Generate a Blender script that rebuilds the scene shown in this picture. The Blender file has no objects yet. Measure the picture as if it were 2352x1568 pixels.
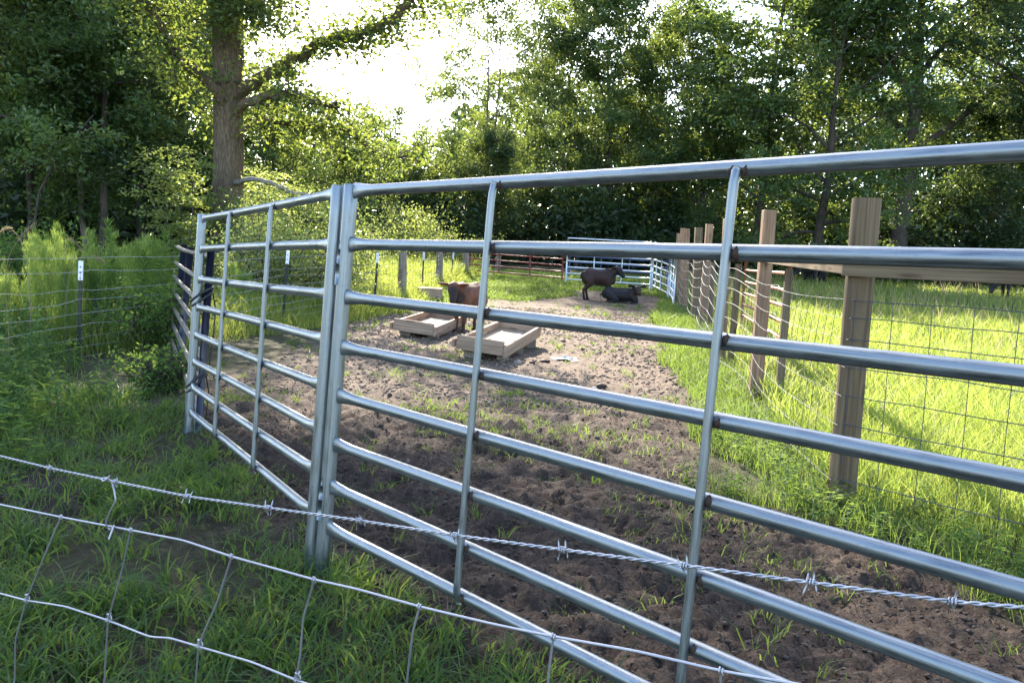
import bpy, math, random
import numpy as np
from mathutils import Vector, Matrix

# ------------------------------------------------------------------ camera, sky, sun, exposure
scn = bpy.context.scene
COL = scn.collection
EYE = 1.36
PITCH, ROLL = math.radians(5.8), math.radians(2.8)
FPX, CX, CY = 1898.0, 1176.0, 784.0            # focal length in pixels of a 2352 px wide picture
cd = bpy.data.cameras.new('camera')
cam = bpy.data.objects.new('camera', cd)
COL.objects.link(cam)
MAT = Matrix.Rotation(math.pi / 2 - PITCH, 3, 'X') @ Matrix.Rotation(ROLL, 3, 'Z')
cam.matrix_world = Matrix.Translation((0, 0, EYE)) @ MAT.to_4x4()
cd.sensor_width = 36.0
cd.lens = 36.0 * FPX / 2352.0
cd.clip_start = 0.05
cd.clip_end = 900.0
scn.camera = cam

SUN_EL, SUN_AZ = math.radians(33.0), math.radians(-13.0)   # azimuth from +Y towards +X
w = bpy.data.worlds.new('World')
scn.world = w
w.use_nodes = True
nt = w.node_tree
sky = nt.nodes.new('ShaderNodeTexSky')
sky.sky_type = 'NISHITA'
sky.sun_disc = False
sky.sun_elevation = SUN_EL
sky.sun_rotation = SUN_AZ
sky.dust_density = 1.0
sky.air_density = 1.0
nt.links.new(sky.outputs[0], nt.nodes['Background'].inputs[0])
nt.nodes['Background'].inputs[1].default_value = 0.15
sd = bpy.data.lights.new('sun', 'SUN')
sd.energy = 4.6
sd.angle = math.radians(0.5)
sd.color = (1.0, 0.90, 0.74)
sun = bpy.data.objects.new('sun', sd)
COL.objects.link(sun)
sdir = Vector((math.sin(SUN_AZ) * math.cos(SUN_EL), math.cos(SUN_AZ) * math.cos(SUN_EL), math.sin(SUN_EL)))
sun.rotation_euler = sdir.to_track_quat('Z', 'Y').to_euler()
vs = scn.view_settings
vs.view_transform = 'Standard'
vs.look = 'None'
vs.exposure = 2.4
vs.gamma = 1.0
vs.use_curve_mapping = False
scn.render.engine = 'CYCLES'
scn.cycles.max_bounces = 8
scn.cycles.diffuse_bounces = 4
scn.cycles.glossy_bounces = 3
scn.cycles.transmission_bounces = 6
scn.cycles.caustics_reflective = False
scn.cycles.caustics_refractive = False
scn.cycles.sample_clamp_indirect = 8.0
scn.cycles.volume_bounces = 0

rng = np.random.default_rng(7)
random.seed(7)

# ------------------------------------------------------------------ helpers: numbers
GY = np.array([-20, 8.5, 10, 11.5, 12.5, 14, 16, 18, 20, 22, 24, 26, 28, 30, 40, 60, 400.0])
GZ = np.array([0, 0, .03, .08, .105, .13, .16, .19, .25, .33, .42, .53, .63, .71, .95, 1.15, 1.6])


def gz(x, y):
    x = np.asarray(x, float); y = np.asarray(y, float)
    z = np.interp(y, GY, GZ)
    z = z - 0.10 * np.clip((-x - 4) / 4, 0, 1) * np.clip((22 - y) / 10, 0, 1)
    return z


MN = np.array(MAT)


def ray(px, py):
    return MN @ np.array([(px - CX) / FPX, -(py - CY) / FPX, -1.0])


def at(px, py, Y):
    """world point seen at (px, py) whose world y is Y"""
    d = ray(px, py)
    return np.array([0, 0, EYE]) + d * (Y / d[1])


def ground_at(px, py, dz=0.0):
    d = ray(px, py)
    t = 1.0
    for k in range(4000):
        p = np.array([0, 0, EYE]) + d * t
        if p[2] <= float(gz(p[0], p[1])) + dz:
            return p
        t += 0.02
    return p


def colx(px, Y):
    """x of a thing standing on the ground at world y = Y seen in column px"""
    z = float(gz(0, Y))
    y0 = 784 + 200
    for k in range(8):
        p = at(px, y0, Y)
        y0 += (p[2] - z) / max(Y, .1) * FPX
    return float(at(px, y0, Y)[0])


def hash2(ix, iy, seed):
    h = (ix.astype(np.int64) * 374761393 + iy.astype(np.int64) * 668265263 + seed * 974634777) & 0x7fffffff
    h = ((h ^ (h >> 13)) * 1274126177) & 0x7fffffff
    h = (h ^ (h >> 16)) & 0x7fffffff
    return h / float(0x7fffffff)


def vnoise(x, y, s, seed=0):
    x = np.asarray(x, float) / s; y = np.asarray(y, float) / s
    ix = np.floor(x).astype(np.int64); iy = np.floor(y).astype(np.int64)
    fx = x - ix; fy = y - iy
    fx = fx * fx * (3 - 2 * fx); fy = fy * fy * (3 - 2 * fy)
    a = hash2(ix, iy, seed); b = hash2(ix + 1, iy, seed)
    c = hash2(ix, iy + 1, seed); d = hash2(ix + 1, iy + 1, seed)
    return (a * (1 - fx) + b * fx) * (1 - fy) + (c * (1 - fx) + d * fx) * fy


def fbm(x, y, s, seed=0, octs=4):
    r = 0; a = .5
    for o in range(octs):
        r = r + a * vnoise(x + 17.3 * o, y - 9.1 * o, s / 2 ** o, seed + o)
        a *= .5
    return r / (1 - .5 ** octs)


def norm(v):
    return v / np.maximum(np.linalg.norm(v, axis=-1, keepdims=True), 1e-9)


# ------------------------------------------------------------------ helpers: meshes
class MB:
    """collects vertices and faces and links them as ONE mesh object"""

    def __init__(self):
        self.V = []; self.T = []; self.Q = []; self.UT = []; self.UQ = []; self.MT = []; self.MQ = []
        self.n = 0

    def add(self, V, tris=None, quads=None, uvt=None, uvq=None, m=0):
        V = np.asarray(V, float).reshape(-1, 3)
        if tris is not None and len(tris):
            tris = np.asarray(tris, np.int64).reshape(-1, 3)
            self.T.append(tris + self.n); self.MT.append(np.full(len(tris), m))
            self.UT.append(np.zeros((len(tris) * 3, 2)) if uvt is None else uvt)
        if quads is not None and len(quads):
            quads = np.asarray(quads, np.int64).reshape(-1, 4)
            self.Q.append(quads + self.n); self.MQ.append(np.full(len(quads), m))
            self.UQ.append(np.zeros((len(quads) * 4, 2)) if uvq is None else uvq)
        self.V.append(V); self.n += len(V)
        return self

    def tube(self, path, rad, segs=8, cap=True, up=None, m=0, twist=0.0):
        """rad: scalar, (N,) or (N,2) = (sideways, upward)"""
        P = np.asarray(path, float)
        N = len(P)
        R = np.asarray(rad, float)
        if R.ndim == 0:
            R = np.full((N, 2), float(R))
        elif R.ndim == 1:
            R = np.stack([R, R], 1)
        T = np.zeros_like(P)
        T[1:-1] = P[2:] - P[:-2]; T[0] = P[1] - P[0]; T[-1] = P[-1] - P[-2]
        T = norm(T)
        if up is None:
            up = np.array([0, 0, 1.0]) if abs(T[0, 2]) < .9 else np.array([0, 1.0, 0])
        a = 2 * np.pi * np.arange(segs) / segs
        rings = []
        u = np.asarray(up, float)
        for i in range(N):
            u = u - T[i] * (u @ T[i]); u = u / (np.linalg.norm(u) + 1e-9)
            s = np.cross(T[i], u)
            rings.append(P[i] + np.outer(np.cos(a) * R[i, 0], s) + np.outer(np.sin(a) * R[i, 1], u))
        V = np.concatenate(rings)
        i = np.arange(N - 1)[:, None] * segs
        j = np.arange(segs)[None, :]; k = (j + 1) % segs
        q = np.stack([i + j, i + k, i + segs + k, i + segs + j], -1).reshape(-1, 4)[:, ::-1]
        L = np.r_[0, np.cumsum(np.linalg.norm(P[1:] - P[:-1], axis=1))]
        l0 = np.repeat(L[:-1], segs); l1 = np.repeat(L[1:], segs)
        v0 = np.tile(np.arange(segs) / segs, N - 1); v1 = v0 + 1 / segs
        uv = np.stack([np.stack([l1, v0], 1), np.stack([l1, v1], 1), np.stack([l0, v1], 1), np.stack([l0, v0], 1)], 1).reshape(-1, 2)
        self.add(V, quads=q, uvq=uv, m=m)
        if cap:
            c0 = np.concatenate([rings[0], P[:1]]); c1 = np.concatenate([rings[-1], P[-1:]])
            jj = np.arange(segs); kk = (jj + 1) % segs
            if segs:
                base = self.n - len(V)
                self.add(P[[0, -1]])
                a0 = self.n - 2
                t0 = np.stack([base + jj, np.full(segs, a0), base + kk], 1)
                e = base + (N - 1) * segs
                t1 = np.stack([e + kk, np.full(segs, a0 + 1), e + jj], 1)
                tt = np.concatenate([t0, t1])[:, ::-1]
                self.T.append(tt[:, ::-1]); self.MT.append(np.full(len(tt), m)); self.UT.append(np.zeros((len(tt) * 3, 2)))
        return self

    def box(self, c, size, X=(1, 0, 0), Y=(0, 1, 0), Z=(0, 0, 1), bev=0.0, m=0):
        c = np.asarray(c, float); X = norm(np.asarray(X, float)); Y = norm(np.asarray(Y, float)); Z = norm(np.asarray(Z, float))
        sx, sy, sz = [s / 2 for s in size]
        if bev <= 0:
            s = np.array([[-1, -1, -1], [1, -1, -1], [1, 1, -1], [-1, 1, -1], [-1, -1, 1], [1, -1, 1], [1, 1, 1], [-1, 1, 1]]) * [sx, sy, sz]
            q = [[0, 3, 2, 1], [4, 5, 6, 7], [0, 1, 5, 4], [1, 2, 6, 5], [2, 3, 7, 6], [3, 0, 4, 7]]
            L = s[np.array(q).ravel()]
        else:
            b = min(bev, sx * .9, sy * .9, sz * .9)
            def octo(z, ix):
                ax, ay = sx - ix, sy - ix
                return [[-ax + b, -ay, z], [ax - b, -ay, z], [ax, -ay + b, z], [ax, ay - b, z], [ax - b, ay, z], [-ax + b, ay, z], [-ax, ay - b, z], [-ax, -ay + b, z]]
            s = np.array(octo(-sz, b * .6) + octo(-sz + b, 0) + octo(sz - b, 0) + octo(sz, b * .6))
            q = []
            for r in range(3):
                for j in range(8):
                    k = (j + 1) % 8
                    q.append([r * 8 + j, r * 8 + k, r * 8 + 8 + k, r * 8 + 8 + j])
            for o, f in ((0, -1), (24, 1)):
                for qq in ((0, 1, 2, 7), (7, 2, 3, 6), (6, 3, 4, 5)):
                    qq = [o + i for i in qq]
                    q.append(qq if f > 0 else qq[::-1])
            L = s[np.array(q).ravel()]
        ax = int(np.argmax(size))
        oth = [i for i in range(3) if i != ax]
        uv = np.stack([L[:, ax], L[:, oth[0]] + 1.37 * L[:, oth[1]]], 1)
        V = c + s[:, :1] * X + s[:, 1:2] * Y + s[:, 2:] * Z
        return self.add(V, quads=q, uvq=uv, m=m)

    def beam(self, a, b, wdt, hgt, up=(0, 0, 1), bev=.004, m=0):
        a = np.asarray(a, float); b = np.asarray(b, float)
        X = norm(b - a); Y = norm(np.cross(np.asarray(up, float), X)); Z = np.cross(X, Y)
        return self.box((a + b) / 2, (np.linalg.norm(b - a), wdt, hgt), X, Y, Z, bev, m)

    def ball(self, c, r, segs=10, m=0):
        r = np.asarray(r, float) * np.ones(3)
        t = np.linspace(0, np.pi, segs // 2 + 1)
        P = np.stack([np.zeros_like(t), np.zeros_like(t), -np.cos(t)], 1)
        mb = MB(); mb.tube(P + [0, 0, 0], np.maximum(np.sin(t), .02), segs)
        V = np.concatenate(mb.V) * r + np.asarray(c, float)
        self.add(V, tris=np.concatenate(mb.T), quads=np.concatenate(mb.Q), m=m)
        return self

    def mesh(self, name, mats, smooth=False):
        me = bpy.data.meshes.new(name)
        V = np.concatenate(self.V)
        T = np.concatenate(self.T) if self.T else np.zeros((0, 3), int)
        Q = np.concatenate(self.Q) if self.Q else np.zeros((0, 4), int)
        me.vertices.add(len(V)); me.vertices.foreach_set('co', V.astype(np.float32).ravel())
        nl = len(T) * 3 + len(Q) * 4
        me.loops.add(nl)
        me.loops.foreach_set('vertex_index', np.concatenate([T.ravel(), Q.ravel()]).astype(np.int32))
        me.polygons.add(len(T) + len(Q))
        ls = np.concatenate([np.arange(len(T)) * 3, len(T) * 3 + np.arange(len(Q)) * 4]).astype(np.int32)
        me.polygons.foreach_set('loop_start', ls)
        mi = np.concatenate([np.concatenate(self.MT) if self.MT else np.zeros(0), np.concatenate(self.MQ) if self.MQ else np.zeros(0)]).astype(np.int32)
        me.polygons.foreach_set('material_index', mi)
        me.polygons.foreach_set('use_smooth', np.full(len(mi), bool(smooth)))
        uv = me.uv_layers.new(name='UVMap')
        U = np.concatenate([x for x in (self.UT + self.UQ)]) if nl else np.zeros((0, 2))
        uv.data.foreach_set('uv', U.astype(np.float32).ravel())
        me.update(calc_edges=True)
        for mt in (mats if isinstance(mats, (list, tuple)) else [mats]):
            me.materials.append(mt)
        return me

    def build(self, name, mats, parent=None, smooth=False):
        return link(name, self.mesh(name, mats, smooth), parent)


def link(name, me, parent=None):
    o = bpy.data.objects.new(name, me)
    COL.objects.link(o)
    if parent is not None:
        o.parent = parent
        o.matrix_parent_inverse = Matrix.Translation(-parent.location) if parent.rotation_euler.z == 0 else parent.matrix_basis.inverted()
    return o


def tag(o, label=None, cat=None, group=None, kind=None):
    if label: o['label'] = label
    if cat: o['category'] = cat
    if group: o['group'] = group
    if kind: o['kind'] = kind
    return o


def thing(name, label, cat, loc=(0, 0, 0), group=None):
    o = bpy.data.objects.new(name, None)
    COL.objects.link(o)
    o.location = [float(v) for v in loc]
    o.empty_display_size = .1
    return tag(o, label, cat, group)


def dup(o, loc, rz=0.0, sc=1.0, label=None, group=None):
    c = o.copy(); COL.objects.link(c)
    c.location = [float(v) for v in loc]; c.rotation_euler = (0, 0, rz)
    c.scale = (sc, sc, sc) if np.isscalar(sc) else sc
    if label: c['label'] = label
    if group: c['group'] = group
    for ch in list(o.children):
        k = ch.copy(); COL.objects.link(k); k.parent = c
    return c


# ------------------------------------------------------------------ materials
def new_mat(name):
    m = bpy.data.materials.new(name)
    m.use_nodes = True
    n = m.node_tree
    return m, n, n.nodes['Principled BSDF']


def N(n, t, **kw):
    x = n.nodes.new(t)
    for k, v in kw.items():
        setattr(x, k, v)
    return x


def ramp(n, fac, stops):
    r = N(n, 'ShaderNodeValToRGB')
    el = r.color_ramp.elements
    while len(el) < len(stops):
        el.new(.5)
    for e, (p, c) in zip(el, stops):
        e.position = p; e.color = (*c, 1)
    n.links.new(fac, r.inputs[0])
    return r.outputs[0]


def noise(n, vec, scale, detail=4, rough=.55, dist=0):
    t = N(n, 'ShaderNodeTexNoise')
    t.inputs['Scale'].default_value = scale; t.inputs['Detail'].default_value = detail
    t.inputs['Roughness'].default_value = rough; t.inputs['Distortion'].default_value = dist
    if vec is not None:
        n.links.new(vec, t.inputs['Vector'])
    return t.outputs['Fac']


def mapping(n, vec, scale=(1, 1, 1), loc=(0, 0, 0)):
    m = N(n, 'ShaderNodeMapping')
    m.inputs['Scale'].default_value = scale; m.inputs['Location'].default_value = loc
    n.links.new(vec, m.inputs['Vector'])
    return m.outputs[0]


def bump(n, h, bsdf, strength=.4, dist=.01):
    b = N(n, 'ShaderNodeBump')
    b.inputs['Strength'].default_value = strength; b.inputs['Distance'].default_value = dist
    n.links.new(h, b.inputs['Height']); n.links.new(b.outputs[0], bsdf.inputs['Normal'])


def leaf_mat(name, cols, trans, tfac=.45, rough=.42, spec=.35, spread=1.0):
    """thin leaf: diffuse + gloss on the lit side, light shining through from behind; each leaf its own shade"""
    m, n, b = new_mat(name)
    g = N(n, 'ShaderNodeNewGeometry')
    oi = N(n, 'ShaderNodeObjectInfo')
    mx = N(n, 'ShaderNodeMath', operation='MULTIPLY_ADD')
    mx.inputs[1].default_value = .72; n.links.new(g.outputs['Random Per Island'], mx.inputs[0])
    m2 = N(n, 'ShaderNodeMath', operation='MULTIPLY'); m2.inputs[1].default_value = .28
    n.links.new(oi.outputs['Random'], m2.inputs[0]); n.links.new(m2.outputs[0], mx.inputs[2])
    k = len(cols)
    c = ramp(n, mx.outputs[0], [(i / (k - 1), col) for i, col in enumerate(cols)])
    n.links.new(c, b.inputs['Base Color'])
    b.inputs['Roughness'].default_value = rough
    b.inputs['Specular IOR Level'].default_value = spec
    tr = N(n, 'ShaderNodeBsdfTranslucent')
    c2 = ramp(n, mx.outputs[0], [(i / (len(trans) - 1), col) for i, col in enumerate(trans)])
    n.links.new(c2, tr.inputs[0])
    mix = N(n, 'ShaderNodeMixShader'); mix.inputs[0].default_value = tfac
    n.links.new(b.outputs[0], mix.inputs[1]); n.links.new(tr.outputs[0], mix.inputs[2])
    n.links.new(mix.outputs[0], n.nodes['Material Output'].inputs['Surface'])
    return m


def bark_mat(name, dark, light, scale=1.0, depth=.03):
    m, n, b = new_mat(name)
    tc = N(n, 'ShaderNodeTexCoord')
    v = mapping(n, tc.outputs['Object'], (17 * scale, 17 * scale, 2.6 * scale))
    f = noise(n, v, 2.2, 6, .62, .8)
    f2 = noise(n, tc.outputs['Object'], 1.1 * scale, 3)
    c = ramp(n, f, [(.3, dark), (.52, [(a + c_) / 2 for a, c_ in zip(dark, light)]), (.72, light)])
    mx = N(n, 'ShaderNodeMix', data_type='RGBA', blend_type='MULTIPLY'); mx.inputs[0].default_value = .6
    n.links.new(c, mx.inputs[6])
    n.links.new(ramp(n, f2, [(.35, (.55, .55, .55)), (.65, (1.15, 1.1, 1.0))]), mx.inputs[7])
    n.links.new(mx.outputs[2], b.inputs['Base Color'])
    b.inputs['Roughness'].default_value = .9
    b.inputs['Specular IOR Level'].default_value = .15
    bump(n, f, b, .9, depth)
    return m


def metal_mat(name, base, rough=.36, metallic=.9, rust=0.0, scratch=.5):
    """galvanised or bare pipe: streaks run along the pipe (UV u = metres along it)"""
    m, n, b = new_mat(name)
    uv = N(n, 'ShaderNodeUVMap')
    oi = N(n, 'ShaderNodeObjectInfo')
    tc = N(n, 'ShaderNodeTexCoord')
    off = N(n, 'ShaderNodeVectorMath', operation='ADD')
    cmb = N(n, 'ShaderNodeCombineXYZ')
    mm = N(n, 'ShaderNodeMath', operation='MULTIPLY'); mm.inputs[1].default_value = 37.0
    n.links.new(oi.outputs['Random'], mm.inputs[0]); n.links.new(mm.outputs[0], cmb.inputs[0])
    n.links.new(uv.outputs[0], off.inputs[0]); n.links.new(cmb.outputs[0], off.inputs[1])
    streak = noise(n, mapping(n, off.outputs[0], (.9, 26, 1)), 1.0, 5, .65)
    blot = noise(n, mapping(n, off.outputs[0], (5, 5, 1)), 1.6, 6, .6)
    fine = noise(n, tc.outputs['Object'], 260, 3, .6)
    c = ramp(n, streak, [(.30, [x * .42 for x in base]), (.42, [x * .86 for x in base]), (.62, base), (.75, [min(1, x * 1.25) for x in base])])
    mx = N(n, 'ShaderNodeMix', data_type='RGBA', blend_type='MULTIPLY'); mx.inputs[0].default_value = .8
    n.links.new(c, mx.inputs[6])
    n.links.new(ramp(n, blot, [(.30, (.62, .62, .64)), (.5, (.95, .95, .95)), (.7, (1.08, 1.07, 1.05))]), mx.inputs[7])
    last = mx.outputs[2]
    if rust > 0:
        rm = N(n, 'ShaderNodeMix', data_type='RGBA')
        rf = noise(n, mapping(n, off.outputs[0], (7, 9, 1)), 1.3, 7, .7)
        n.links.new(ramp(n, rf, [(.64 - rust * .3, (0, 0, 0)), (.70, (1, 1, 1))]), rm.inputs[0])
        n.links.new(last, rm.inputs[6]); rm.inputs[7].default_value = (.13, .05, .025, 1)
        last = rm.outputs[2]
    ox_ = N(n, 'ShaderNodeMix', data_type='RGBA')
    of_ = noise(n, mapping(n, off.outputs[0], (1.6, 13, 1)), 2.3, 8, .72)
    ofr = ramp(n, of_, [(.60, (0, 0, 0)), (.66, (1, 1, 1))])
    om = N(n, 'ShaderNodeMath', operation='MULTIPLY'); om.inputs[1].default_value = .75 if metallic > .5 else 0.0
    n.links.new(ofr, om.inputs[0])
    n.links.new(om.outputs[0], ox_.inputs[0]); n.links.new(last, ox_.inputs[6]); ox_.inputs[7].default_value = (.36, .37, .40, 1)
    dirt = N(n, 'ShaderNodeMix', data_type='RGBA')
    df_ = noise(n, mapping(n, off.outputs[0], (9, 7, 1)), 3.0, 8, .75)
    n.links.new(ramp(n, df_, [(.57, (0, 0, 0)), (.70, (.8, .8, .8))]), dirt.inputs[0])
    n.links.new(ox_.outputs[2], dirt.inputs[6]); dirt.inputs[7].default_value = (.075, .058, .045, 1)
    last = dirt.outputs[2]
    n.links.new(last, b.inputs['Base Color'])
    mt_ = N(n, 'ShaderNodeMath', operation='MULTIPLY_ADD'); mt_.inputs[1].default_value = -.8 * metallic; mt_.inputs[2].default_value = metallic
    n.links.new(om.outputs[0], mt_.inputs[0]); n.links.new(mt_.outputs[0], b.inputs['Metallic'])
    rr = N(n, 'ShaderNodeMapRange')
    rr.inputs[1].default_value = .3; rr.inputs[2].default_value = .7
    rr.inputs[3].default_value = rough - .10; rr.inputs[4].default_value = rough + .18
    n.links.new(blot, rr.inputs[0]); n.links.new(rr.outputs[0], b.inputs['Roughness'])
    add = N(n, 'ShaderNodeMath', operation='MULTIPLY_ADD'); add.inputs[1].default_value = .25
    n.links.new(fine, add.inputs[0]); n.links.new(streak, add.inputs[2])
    bump(n, add.outputs[0], b, .18 * scratch, .002)
    return m


def wood_mat(name, a, c, grain=1.0, rough=.8, knots=True):
    m, n, b = new_mat(name)
    uv = N(n, 'ShaderNodeUVMap')
    oi = N(n, 'ShaderNodeObjectInfo')
    mm = N(n, 'ShaderNodeMath', operation='MULTIPLY'); mm.inputs[1].default_value = 23.0
    n.links.new(oi.outputs['Random'], mm.inputs[0])
    cmb = N(n, 'ShaderNodeCombineXYZ'); n.links.new(mm.outputs[0], cmb.inputs[0]); n.links.new(mm.outputs[0], cmb.inputs[1])
    off = N(n, 'ShaderNodeVectorMath', operation='ADD')
    n.links.new(uv.outputs[0], off.inputs[0]); n.links.new(cmb.outputs[0], off.inputs[1])
    warp = noise(n, mapping(n, off.outputs[0], (1.5, 6, 1)), 1.0, 2)
    wob = N(n, 'ShaderNodeVectorMath', operation='ADD')
    wc_ = N(n, 'ShaderNodeCombineXYZ')
    ws = N(n, 'ShaderNodeMath', operation='MULTIPLY'); ws.inputs[1].default_value = .05
    n.links.new(warp, ws.inputs[0]); n.links.new(ws.outputs[0], wc_.inputs[1])
    n.links.new(off.outputs[0], wob.inputs[0]); n.links.new(wc_.outputs[0], wob.inputs[1])
    gr = noise(n, mapping(n, wob.outputs[0], (.9, 42 * grain, 1)), 1.0, 3, .55)
    fine = noise(n, mapping(n, off.outputs[0], (3, 110, 1)), 1.0, 4, .6)
    c1 = ramp(n, gr, [(.3, a), (.5, [(p + q) / 2 for p, q in zip(a, c)]), (.7, c)])
    mx = N(n, 'ShaderNodeMix', data_type='RGBA', blend_type='MULTIPLY'); mx.inputs[0].default_value = .75
    n.links.new(c1, mx.inputs[6])
    n.links.new(ramp(n, fine, [(.3, (.72, .70, .68)), (.6, (1.04, 1.02, 1.0))]), mx.inputs[7])
    m3 = N(n, 'ShaderNodeMix', data_type='RGBA', blend_type='MULTIPLY'); m3.inputs[0].default_value = .7
    n.links.new(mx.outputs[2], m3.inputs[6])
    n.links.new(ramp(n, warp, [(.3, (.62, .58, .55)), (.6, (1.08, 1.05, 1.02))]), m3.inputs[7])
    vo = N(n, 'ShaderNodeTexVoronoi'); vo.inputs['Scale'].default_value = 1.0
    n.links.new(mapping(n, off.outputs[0], (2.1, 8.0, 1)), vo.inputs['Vector'])
    kn = N(n, 'ShaderNodeMix', data_type='RGBA', blend_type='MULTIPLY')
    n.links.new(ramp(n, vo.outputs['Distance'], [(.05, (.9, .9, .9)), (.13, (.55, .55, .55)), (.20, (0, 0, 0))]), kn.inputs[0])
    n.links.new(m3.outputs[2], kn.inputs[6]); kn.inputs[7].default_value = (.38, .30, .24, 1)
    ck = noise(n, mapping(n, wob.outputs[0], (1.1, 60, 1)), 1.0, 2, .5)
    cr_ = N(n, 'ShaderNodeMix', data_type='RGBA', blend_type='MULTIPLY')
    n.links.new(ramp(n, ck, [(.29, (.85, .85, .85)), (.33, (0, 0, 0))]), cr_.inputs[0])
    n.links.new(kn.outputs[2], cr_.inputs[6]); cr_.inputs[7].default_value = (.22, .18, .15, 1)
    n.links.new(cr_.outputs[2], b.inputs['Base Color'])
    b.inputs['Roughness'].default_value = rough
    b.inputs['Specular IOR Level'].default_value = .25
    bump(n, fine, b, .35, .004)
    return m


def plain_mat(name, col, rough=.6, metallic=0, var=.25, scale=30):
    m, n, b = new_mat(name)
    tc = N(n, 'ShaderNodeTexCoord')
    f = noise(n, tc.outputs['Object'], scale, 5, .6)
    n.links.new(ramp(n, f, [(.3, [x * (1 - var) for x in col]), (.7, [min(1, x * (1 + var)) for x in col])]), b.inputs['Base Color'])
    b.inputs['Roughness'].default_value = rough; b.inputs['Metallic'].default_value = metallic
    bump(n, f, b, .2, .003)
    return m


def soil_mat():
    m, n, b = new_mat('soil')
    at_ = N(n, 'ShaderNodeAttribute', attribute_name='zone')
    tc = N(n, 'ShaderNodeTexCoord')
    P_ = tc.outputs['Object']
    sep = N(n, 'ShaderNodeSeparateColor'); n.links.new(at_.outputs['Color'], sep.inputs[0])
    big = noise(n, P_, .9, 5, .6)
    mid = noise(n, P_, 9, 6, .65)
    fib = noise(n, mapping(n, P_, (60, 14, 20)), 1.0, 5, .7, 1.2)
    fib2 = noise(n, mapping(n, P_, (16, 70, 20)), 1.0, 5, .7, 1.2)
    fa = N(n, 'ShaderNodeMath', operation='MAXIMUM'); n.links.new(fib, fa.inputs[0]); n.links.new(fib2, fa.inputs[1])
    dark_tone = ramp(n, fa.outputs[0], [(.36, (.009, .006, .005)), (.54, (.030, .019, .014)), (.72, (.088, .060, .043))])  # darker soil tone, used at the near end of the pen
    pale_tone = ramp(n, mid, [(.25, (.055, .037, .026)), (.5, (.125, .086, .060)), (.75, (.205, .152, .112))])  # paler soil tone, used farther back
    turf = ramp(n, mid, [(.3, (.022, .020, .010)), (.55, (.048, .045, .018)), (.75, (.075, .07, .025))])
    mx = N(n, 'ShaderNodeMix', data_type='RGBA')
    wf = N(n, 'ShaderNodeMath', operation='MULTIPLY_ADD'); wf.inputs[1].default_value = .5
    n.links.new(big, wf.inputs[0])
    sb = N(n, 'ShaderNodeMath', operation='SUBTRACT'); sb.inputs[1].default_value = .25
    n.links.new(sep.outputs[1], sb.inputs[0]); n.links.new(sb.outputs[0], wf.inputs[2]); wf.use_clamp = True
    n.links.new(wf.outputs[0], mx.inputs[0]); n.links.new(dark_tone, mx.inputs[6]); n.links.new(pale_tone, mx.inputs[7])
    m2 = N(n, 'ShaderNodeMix', data_type='RGBA')
    n.links.new(sep.outputs[0], m2.inputs[0]); n.links.new(mx.outputs[2], m2.inputs[6]); n.links.new(turf, m2.inputs[7])
    n.links.new(m2.outputs[2], b.inputs['Base Color'])
    b.inputs['Roughness'].default_value = .9
    b.inputs['Specular IOR Level'].default_value = .2
    hh = N(n, 'ShaderNodeMath', operation='MULTIPLY_ADD'); hh.inputs[1].default_value = .6
    n.links.new(fa.outputs[0], hh.inputs[0]); n.links.new(mid, hh.inputs[2])
    bump(n, hh.outputs[0], b, .9, .03)
    return m


M = {}
M['oak'] = leaf_mat('oak_leaf', [(.034, .068, .026), (.055, .098, .030), (.085, .13, .038)], [(.16, .22, .035), (.27, .33, .05), (.39, .41, .07)], .48, .4, .45)
M['tree_a'] = leaf_mat('tree_leaf', [(.030, .070, .026), (.050, .100, .032), (.080, .135, .040)], [(.12, .18, .035), (.21, .28, .045), (.32, .36, .065)], .45, .38, .5)
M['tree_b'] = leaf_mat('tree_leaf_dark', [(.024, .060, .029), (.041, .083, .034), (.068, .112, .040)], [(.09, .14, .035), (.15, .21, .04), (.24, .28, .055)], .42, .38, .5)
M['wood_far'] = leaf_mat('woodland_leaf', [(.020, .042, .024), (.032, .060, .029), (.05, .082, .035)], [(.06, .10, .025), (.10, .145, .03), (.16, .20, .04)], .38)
M['bush'] = leaf_mat('bush_leaf', [(.06, .10, .035), (.10, .145, .055), (.16, .20, .09)], [(.22, .30, .05), (.33, .40, .08), (.45, .48, .14)], .5, .35, .5)
M['herb'] = leaf_mat('herb_leaf', [(.035, .080, .026), (.058, .112, .034), (.085, .14, .044)], [(.13, .23, .035), (.22, .32, .05), (.30, .40, .07)], .48, .62, .08)
M['fennel'] = leaf_mat('fennel_leaf', [(.07, .125, .035), (.10, .165, .045), (.135, .20, .06)], [(.28, .38, .06), (.38, .48, .08), (.46, .54, .12)], .55)
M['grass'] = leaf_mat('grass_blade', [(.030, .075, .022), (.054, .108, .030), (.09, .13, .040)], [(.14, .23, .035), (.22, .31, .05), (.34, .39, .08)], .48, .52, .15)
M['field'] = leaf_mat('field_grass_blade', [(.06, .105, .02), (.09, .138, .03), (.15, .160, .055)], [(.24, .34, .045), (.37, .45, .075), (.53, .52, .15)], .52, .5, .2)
M['flower'] = plain_mat('white_flower', (.75, .72, .74), .7, 0, .1)
M['seed'] = leaf_mat('seed_head', [(.16, .11, .06), (.24, .18, .11), (.32, .26, .18)], [(.3, .22, .12), (.4, .3, .18), (.5, .4, .26)], .45)
M['seed_pale'] = leaf_mat('pale_seed_stem', [(.15, .13, .06), (.22, .19, .10), (.30, .26, .16)], [(.35, .32, .14), (.45, .40, .2), (.55, .5, .3)], .5)
M['dead_blade'] = leaf_mat('dead_blade', [(.06, .045, .028), (.12, .09, .055), (.20, .16, .10)], [(.1, .08, .04), (.16, .12, .07), (.24, .2, .12)], .3, .7, .1)
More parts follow.
